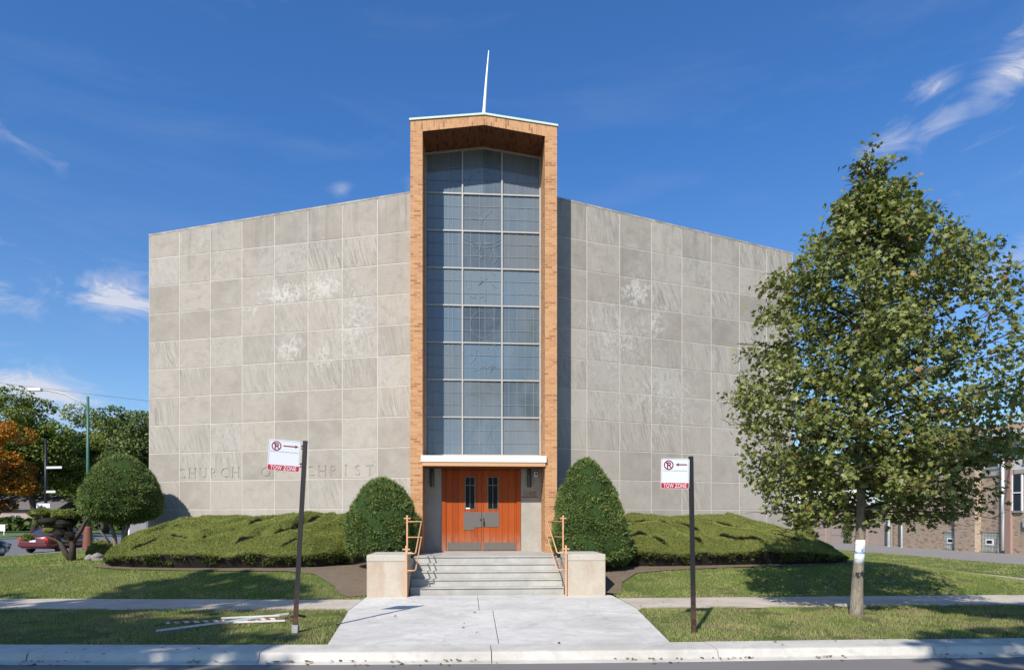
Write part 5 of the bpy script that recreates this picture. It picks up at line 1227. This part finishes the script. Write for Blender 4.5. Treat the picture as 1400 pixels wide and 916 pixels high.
car('dark purple car cut off by the left picture edge', (-23.5, 29.1, -0.122), R(0), (0.035, 0.018, 0.04))

# ------------------------------------------------------------------ street lamp, traffic pole, small signs, cabinet
M_GREEN = paint('lamp_green_paint', (0.05, 0.135, 0.095), 0.5, var=0.2); M_RUST = paint('rust_base', (0.17, 0.065, 0.04), 0.8, var=0.25, scale=3)
lx_, ly_ = -21.65, 38.2
t = thing('street_lamp', 'tall green street lamp with long curved arm reaching left', 'street lamp', (lx_, ly_, 0))
MB().lathe([(0.30, -0.05), (0.28, 0.1), (0.2, 1.25), (0.17, 1.35), (0.12, 1.36)], (lx_, ly_, 0), 10).build('base', M_RUST, t)
MB().tube([(lx_, ly_, 1.3), (lx_, ly_, 5), (lx_, ly_, 8.75)], [0.10, 0.085, 0.065], 10).build('pole', M_GREEN, t)
MB().tube([(lx_, ly_, 8.1), (lx_-0.5, ly_, 8.5), (lx_-1.2, ly_, 8.85), (lx_-2.1, ly_, 9.05), (lx_-2.6, ly_, 9.1)], [0.05, 0.05, 0.045, 0.04, 0.035], 8).build('arm', M_FRAME, t)
MB().bbox(lx_-3.2, ly_-0.14, 9.02, lx_-2.5, ly_+0.14, 9.17, 0.04).build('lamp_head', M_WHITE, t)
tx, ty = -42.0, 67.0
t = thing('signal_pole', 'slim black pole with name plates and a curved arrow sign', 'pole', (tx, ty, 0))
MB().tube([(tx, ty, -0.1), (tx, ty, 9.8)], [0.16, 0.12], 8).build('pole', M_BLACK, t)
for z, l in ((6.9, 1.9), (4.5, 1.3)): MB().beam((tx+0.12, ty-0.1, z), (tx+l, ty-0.6, z), 0.05, 0.22).build('name_plate', M_SIGN, t)
MB().bbox(tx-0.75, ty-0.25, 2.25, tx+0.55, ty-0.20, 3.35, 0.015).build('arrow_plate', M_SIGN, t)
ar = MB(); P0 = arc_pts = [(tx+0.27, 2.42), (tx+0.24, 2.72), (tx+0.08, 2.90), (tx-0.2, 2.97)]
for p, q in zip(P0, P0[1:]): ar.beam((p[0], ty-0.262, p[1]), (q[0], ty-0.262, q[1]), 0.01, 0.17)
ar.add([(tx-0.18, ty-0.263, 2.77), (tx-0.18, ty-0.263, 3.20), (tx-0.55, ty-0.263, 2.98)], [(0, 1, 2)]); ar.build('curved_arrow', M_BLACK, t)
bxp = (-52.5, 76.0)
t = thing('lawn_sign', 'small blank white board standing on the far lawn', 'sign', (*bxp, 0))
MB().bbox(-53.2, 75.97, 0.45, -52.0, 76.03, 1.2, 0.01).build('board', M_WHITE, t)
MB().box(-53.1, 75.96, -0.05, -53.03, 76.04, 0.45).build('leg', M_WHITE, t); MB().box(-52.15, 75.96, -0.05, -52.08, 76.04, 0.45).build('leg', M_WHITE, t)
cbx = (-11.36, 23.2); cz = float(gh(*cbx))
t = thing('utility_cabinet', 'pale grey metal cabinet behind the dome shrub beside the wall', 'cabinet', (*cbx, cz))
c0 = MB().bbox(-11.64, 23.0, cz-0.05, -11.06, 23.4, 1.83, 0.015).build('cabinet', paint('pale_grey_enamel', (0.27, 0.27, 0.29), 0.5, var=0.2, scale=3), t)
MB().bbox(-11.6, 22.985, cz+0.1, -11.1, 22.998, 1.78, 0.004).build('door', paint('pale_grey_enamel', (0.25, 0.25, 0.27), 0.5, var=0.2, scale=3), c0)
MB().tube([(-11.72, 23.1, cz-0.05), (-11.72, 23.1, 1.86)], 0.035, 8).build('pipe', M_WHITE, t)

# ------------------------------------------------------------------ brick building and garage on the right
M_YB = m_brick('yellow_brick', [(0.40, 0.29, 0.21), (0.49, 0.37, 0.275), (0.54, 0.43, 0.325)], (0.43, 0.36, 0.29), dark=(0.20, 0.12, 0.08), amount=0.12)
M_PINK = m_concrete('beige_garage_render', (0.46, 0.36, 0.30), 0.12, 0.5, 30)
M_BLOCK = None
def m_block():
    t = NT('glass_block'); uv = t.n('ShaderNodeTexCoord').outputs['UV']; b = t.n('ShaderNodeTexBrick', offset=0.0); t.set(b.inputs['Vector'], uv)
    b.inputs['Scale'].default_value = 1; b.inputs['Brick Width'].default_value = 0.2; b.inputs['Row Height'].default_value = 0.2; b.inputs['Mortar Size'].default_value = 0.016
    n = t.noise(t.pos(), 7, 3); c = t.mix(n, (0.11, 0.14, 0.13), (0.42, 0.47, 0.44)); c = t.mix(b.outputs['Fac'], c, (0.58, 0.55, 0.49)); return t.pbr(c, 0.15, t.math('SUBTRACT', 1.0, b.outputs['Fac']), 0.8, 0.02)
M_BLOCK = m_block()
BX = 27.6
t = thing('brick_building', 'yellow brick building with glass block basement windows beyond the alley', 'building', (BX, 33, 0))
wl_ = MB(); wl_.box(BX, 24, -0.2, BX+11, 40.2, 6.2); wl_.build('wall', M_YB, t)
MB().box(BX-0.35, 33.0, -0.2, BX-0.002, 34.45, 6.9).build('chimney', M_YB, t)
MB().box(BX-0.14, 30.95, -0.2, BX-0.002, 31.3, 6.2).build('pilaster', paint('red_brick_pier', (0.34, 0.22, 0.18), 0.8), t)
MB().box(BX-0.03, 24.1, 4.26, BX-0.004, 40.1, 5.99).build('siding', paint('white_siding', (0.66, 0.66, 0.65), 0.6), t)
rf_ = MB(); rf_.add([(BX-0.6, 23.6, 6.15), (BX-0.6, 40.6, 6.15), (BX+5.5, 40.6, 7.6), (BX+5.5, 23.6, 7.6), (BX+11.6, 23.6, 6.15), (BX+11.6, 40.6, 6.15)], [(0, 3, 2, 1), (3, 4, 5, 2), (0, 4, 3), (1, 2, 5), (0, 1, 5, 4)])
rf_ = rf_.build('roof', paint('orange_shingle', (0.36, 0.21, 0.12), 0.85, var=0.3, scale=2), t)
MB().box(BX-0.68, 23.6, 6.0, BX-0.602, 40.6, 6.22).box(BX-0.602, 23.6, 6.0, BX-0.01, 40.6, 6.06).build('eave', M_WHITE, rf_)
MB().box(BX-0.06, 24, 4.05, BX-0.002, 30.8, 4.25).box(BX-0.06, 31.6, 4.05, BX-0.002, 32.95, 4.25).box(BX-0.06, 34.5, 4.05, BX-0.002, 40.2, 4.25).build('stone_band', M_COPE, t)
for (y0, y1, z0, z1) in ((31.85, 32.9, 0.12, 1.06), (34.68, 35.65, 0.12, 1.02)):
    w_ = MB().box(BX-0.03, y0, z0, BX-0.003, y1, z1).build('window', M_BLOCK, t)
    MB().box(BX-0.05, (y0+y1)/2-0.26, (z0+z1)/2-0.2, BX-0.032, (y0+y1)/2+0.26, (z0+z1)/2+0.13).build('vent_frame', M_WHITE, w_)
    MB().box(BX-0.058, (y0+y1)/2-0.17, (z0+z1)/2-0.11, BX-0.051, (y0+y1)/2+0.17, (z0+z1)/2+0.05).build('vent', M_BLACK, w_)
    MB().box(BX-0.06, y0-0.08, z1+0.002, BX-0.002, y1+0.08, z1+0.09).build('lintel', M_COPE, w_); MB().box(BX-0.08, y0-0.08, z0-0.09, BX-0.002, y1+0.08, z0-0.002).build('sill', M_COPE, w_)
for (y0, y1, z0, z1) in ((30.4, 30.9, 2.2, 4.0), (29.2, 30.2, 4.6, 5.8), (31.8, 32.7, 4.5, 5.8), (36.2, 37.4, 4.5, 5.8)):
    w_ = MB().box(BX-0.04, y0, z0, BX-0.003, y1, z1).build('window', M_CARGL, t)
    MB().box(BX-0.07, y0-0.06, z0, BX-0.004, y0-0.002, z1).box(BX-0.07, y1+0.002, z0, BX-0.004, y1+0.06, z1).box(BX-0.07, y0, (z0+z1)/2-0.03, BX-0.042, y1, (z0+z1)/2+0.03).build('frame', M_WHITE, w_)
    MB().box(BX-0.10, y0-0.1, z0-0.1, BX-0.004, y1+0.1, z0-0.004).build('sill', M_COPE, w_)
MB().tube([(BX-0.12, 31.42, 0.15), (BX-0.12, 31.42, 6.0)], 0.085, 8).build('downpipe', M_WHITE, t)
MB().bbox(BX-0.14, 29.9, 1.35, BX-0.004, 30.25, 1.8, 0.03).tube([(BX-0.05, 30.05, 1.8), (BX-0.05, 30.05, 6)], 0.025, 6).build('meter_box', paint('meter_grey', (0.40, 0.41, 0.42), 0.5), t)
t = thing('garage', 'low beige garage with plain doors at the far end of the alley', 'garage', (BX, 47, 0))
g0 = MB(); g0.box(BX+0.05, 40.45, -0.2, BX+7, 62, 2.75); g0.build('wall', M_PINK, t)
MB().box(BX-0.25, 40.4, 2.76, BX+7.2, 62.2, 2.95).build('roof', M_WHITE, t)
for y in (43.0, 48.2, 53.4):
    d_ = MB().box(BX+0.02, y, -0.1, BX+0.045, y+4.4, 2.25).build('door', paint('garage_door_beige', (0.44, 0.34, 0.285), 0.6, var=0.06), t)
    pn = MB()
    for k in range(1, 4): pn.box(BX+0.012, y, 0.55*k, BX+0.018, y+4.4, 0.55*k+0.02)
    pn.build('panel_line', M_GREY, d_)
MB().tube([(BX-0.05, 51.4, 0.1), (BX-0.05, 51.4, 2.75)], 0.14, 8).build('downpipe', M_WHITE, t)
for y, r_, lab in ((38.8, 0.07, 'grey steel post standing at the brick building far corner'), (40.05, 0.10, 'thicker grey green steel post in front of the garage wall')):
    p_ = MB().lathe([(r_*1.6, -0.1), (r_*1.6, 0.03), (r_, 0.05), (r_, 2.3), (r_*0.6, 2.36)], (BX-0.4, y, 0), 10).build('steel_post', paint('galvanised', (0.30, 0.33, 0.33), 0.5, 0.4)); tag(p_, lab, 'post')
# ivy-like dead climber on the garage
V, F = cards(np.stack([np.full(260, BX-0.06)+RNG.uniform(-0.1, 0.04, 260), 45.2+RNG.normal(0, 0.28, 260), RNG.uniform(0.1, 2.2, 260)], -1), RNG.uniform(0.08, 0.2, 260))
t = thing('climbing_plant', 'thin dark climber growing up the garage wall', 'climber', (BX-0.05, 45.2, 0))
MB().tube([(BX-0.04, 45.2, -0.1), (BX-0.03, 45.3, 0.8), (BX-0.03, 45.1, 1.5), (BX-0.03, 45.25, 2.2)], 0.02, 5).build('stem', M_BARK2, t); np_mesh('foliage', V, F, M_DKT, t, tint=RNG.random(260))
# pale house far behind the trees on the left, and rows behind the street tree on the right
def house(name, label, x0, y0, x1, y1, h, wallm, roofm, ridge):
    t = thing(name, label, 'house', ((x0+x1)/2, (y0+y1)/2, 0))
    MB().box(x0, y0, -0.2, x1, y1, h).build('wall', wallm, t)
    yc = (y0+y1)/2; r = MB(); r.add([(x0-0.5, y0-0.6, h-0.1), (x1+0.5, y0-0.6, h-0.1), (x1+0.5, y1+0.6, h-0.1), (x0-0.5, y1+0.6, h-0.1), (x0-0.5, yc, h+ridge), (x1+0.5, yc, h+ridge)], [(0, 1, 5, 4), (2, 3, 4, 5), (1, 2, 5), (3, 0, 4), (0, 3, 2, 1)]); r.build('roof', roofm, t)
    n = max(2, int((x1-x0)/4))
    for k in range(n):
        x = x0+(x1-x0)*(k+0.5)/n; w_ = MB().box(x-0.7, y0-0.04, 1.0, x+0.7, y0-0.005, 2.4).build('window', M_CARGL, t); MB().box(x-0.8, y0-0.07, 0.88, x+0.8, y0-0.005, 0.99).box(x-0.04, y0-0.06, 1.0, x+0.04, y0-0.041, 2.4).build('frame', M_WHITE, w_)
    return t
M_PHOUSE = m_concrete('pink_house_brick', (0.44, 0.33, 0.29), 0.15, 0.3, 20)
house('bungalow', 'low pinkish house behind the orange maple across the street', -81, 106, -65, 116, 3.4, M_PHOUSE, paint('grey_shingle', (0.14, 0.12, 0.11), 0.9), 2.2)
house('bungalow', 'white walled house glimpsed through the plane tree leaves', 30.5, 66, 42, 78, 5.6, paint('white_siding', (0.72, 0.72, 0.70), 0.7), paint('grey_shingle', (0.20, 0.19, 0.19), 0.9), 3.0)
# cables
M_CABLE = paint('cable_black', (0.02, 0.02, 0.022), 0.6)
def cable(p, q, sag, r, label):
    p, q = Vector(p), Vector(q); pts = [p*(1-k/16)+q*(k/16)-Vector((0, 0, sag*4*(k/16)*(1-k/16))) for k in range(17)]
    tag(MB().tube(pts, r, 5).build('overhead_cable', M_CABLE), label, 'cable')
cable((33.5, 40.6, 16.9), (22, 21, 12.7), 0.15, 0.016, 'thin upper overhead wire right of the plane tree crown')
cable((33.5, 40.6, 16.2), (22, 21, 11.6), 0.15, 0.016, 'thin lower overhead wire right of the plane tree crown')
cable((32.0, 37.0, 12.05), (22, 21, 9.9), 0.1, 0.035, 'thick black cable among the outer right leaves of the plane tree')
cable((-75, 60, 18.2), (-24.9, 60, 12.0), 0.25, 0.014, 'thin overhead wire running above the far left trees')
SKY_TINT = (0.48, 0.94, 1.44, 1); CLOUD_COL = (5.8, 5.9, 6.6, 1); SKY_STR = 0.10; SUN_STR = 4.6; EXPOSURE = 0.33
# ------------------------------------------------------------------ sky, sun, camera
world = bpy.data.worlds.new('World'); S.world = world; world.use_nodes = True
nt_ = world.node_tree; nt_.nodes.clear()
class WN(NT):
    def __init__(self, t): self.t = t
w = WN(nt_)
az = R(SUN_AZ); el = R(SUN_EL)
light_dir = Vector((math.sin(az)*math.cos(el), math.cos(az)*math.cos(el), -math.sin(el)))
sun_dir = -light_dir
sky = w.n('ShaderNodeTexSky', sky_type='NISHITA'); sky.sun_disc = False; sky.sun_elevation = el
sky.sun_rotation = math.atan2(sun_dir.x, sun_dir.y); sky.altitude = 200; sky.air_density = 1.0; sky.dust_density = 0.7; sky.ozone_density = 2.2
geo = w.n('ShaderNodeTexCoord').outputs['Generated']; xyz = w.n('ShaderNodeSeparateXYZ', i_0=geo)
azi = w.math('MULTIPLY', w.math('ARCTAN2', xyz.outputs[0], xyz.outputs[1]), 57.2958); ele = w.math('MULTIPLY', w.math('ARCSINE', xyz.outputs[2]), 57.2958)
# fair weather clouds: wisps and small heaps at a few bearings (azimuth, elevation, widths, slope, strength)
CL = [(34.6, 26.9, 2.4, 1.1, 0.12, 0.9), (37.8, 27.2, 2.8, 1.4, 0.22, 0.9), (41.2, 28.4, 3.0, 1.7, 0.30, 1.0), (37.0, 29.4, 2.0, 0.9, 0.05, 0.75), (42.5, 30.8, 2.0, 1.3, 0.4, 0.8), (39.5, 25.8, 2.4, 0.9, 0.1, 0.6), (-27.3, 16.4, 4.4, 2.0, 0.10, 1.15), (-35.0, 15.2, 3.4, 1.2, -0.1, 1.0), (-35, 18.8, 6.0, 0.8, -0.18, 0.5), (-34.5, 25.0, 6.5, 1.2, -0.2, 0.5),
      (-33, 9.0, 6.5, 2.3, -0.22, 1.15), (-11.0, 26.3, 1.0, 0.6, 0.1, 0.75), (-5, 27.2, 1.3, 0.9, 0.8, 0.35), (41.5, 17.5, 6.0, 1.3, 0.5, 0.8), (42, 23, 5, 1.0, 0.1, 0.3), (-20, 38, 9, 2.0, 0.1, 0.25), (70, 22, 20, 5, 0.2, 0.9), (-75, 20, 22, 5, 0.1, 0.9), (150, 25, 40, 6, 0.1, 0.9), (-140, 18, 35, 5, 0.1, 0.9)]
reg = None
for a0, e0, sa, se, k, st in CL:
    da = w.math('SUBTRACT', azi, a0); de = w.math('SUBTRACT', w.math('SUBTRACT', ele, e0), w.math('MULTIPLY', da, k))
    q = w.math('ADD', w.math('POWER', w.math('DIVIDE', da, sa), 2.0), w.math('POWER', w.math('ABSOLUTE', w.math('DIVIDE', de, se)), 2.0))
    g = w.math('MULTIPLY', w.math('POWER', 2.718, w.math('MULTIPLY', q, -1.0)), st)
    reg = g if reg is None else w.math('MAXIMUM', reg, g)
nz = w.noise(w.mapping(geo, (1, 1, 2.4), (0, R(-14), 0)), 11.0, 8, 0.66, 0.9)
den = w.ramp(w.math('ADD', w.math('MULTIPLY', nz, 1.25), w.math('MULTIPLY', reg, 0.30)), [(0.72, 0.0), (0.92, 0.42), (1.15, 0.85)])
den = w.math('MULTIPLY', den, w.math('MULTIPLY', reg, 1.0, clamp=True))
thin = w.math('MULTIPLY', w.ramp(w.noise(w.mapping(geo, (1, 1, 5), (0, R(-10), 0)), 3.2, 6, 0.6, 0.5), [(0.5, 0.0), (0.8, 0.07)]), 1.0)
hz = w.ramp(w.math('DIVIDE', ele, 40.0), [(0.0, 0.0), (0.75, 1.0)])
skyc = w.mix(1.0, sky.outputs[0], w.mix(hz, (0.86, 1.0, 1.10, 1), SKY_TINT), 'MULTIPLY')
col = w.mix(w.math('MAXIMUM', den, thin), skyc, CLOUD_COL)
bg = w.n('ShaderNodeBackground'); w.set(bg.inputs[0], col); bg.inputs[1].default_value = SKY_STR
o = w.n('ShaderNodeOutputWorld'); nt_.links.new(bg.outputs[0], o.inputs[0])
sl = bpy.data.lights.new('sun', 'SUN'); sl.energy = SUN_STR; sl.angle = R(0.53); sl.color = (1.0, 0.935, 0.845)
so_ = bpy.data.objects.new('sun', sl); COL.objects.link(so_); so_.rotation_euler = light_dir.to_track_quat('-Z', 'Y').to_euler(); so_.location = (-20, -40, 50)
cam = bpy.data.cameras.new('camera'); co = bpy.data.objects.new('camera', cam); COL.objects.link(co)
co.location = (0, 0, 1.75); co.rotation_euler = (R(90), 0, -math.atan(59/880)); cam.sensor_fit = 'HORIZONTAL'; cam.sensor_width = 36; cam.lens = 880/1400*36
cam.shift_x = 0.0; cam.shift_y = (710-458)/1400; cam.clip_start = 0.1; cam.clip_end = 4000
S.camera = co
S.view_settings.view_transform = 'Standard'; S.view_settings.look = 'None'; S.view_settings.gamma = 1.0; S.view_settings.exposure = EXPOSURE; S.view_settings.use_curve_mapping = False
S.render.engine = 'CYCLES'; S.cycles.max_bounces = 6; S.cycles.diffuse_bounces = 3; S.cycles.glossy_bounces = 3; S.cycles.transmission_bounces = 3; S.cycles.use_denoising = True
for o_ in list(bpy.data.objects):
    if 'base' in o_: del o_['base']
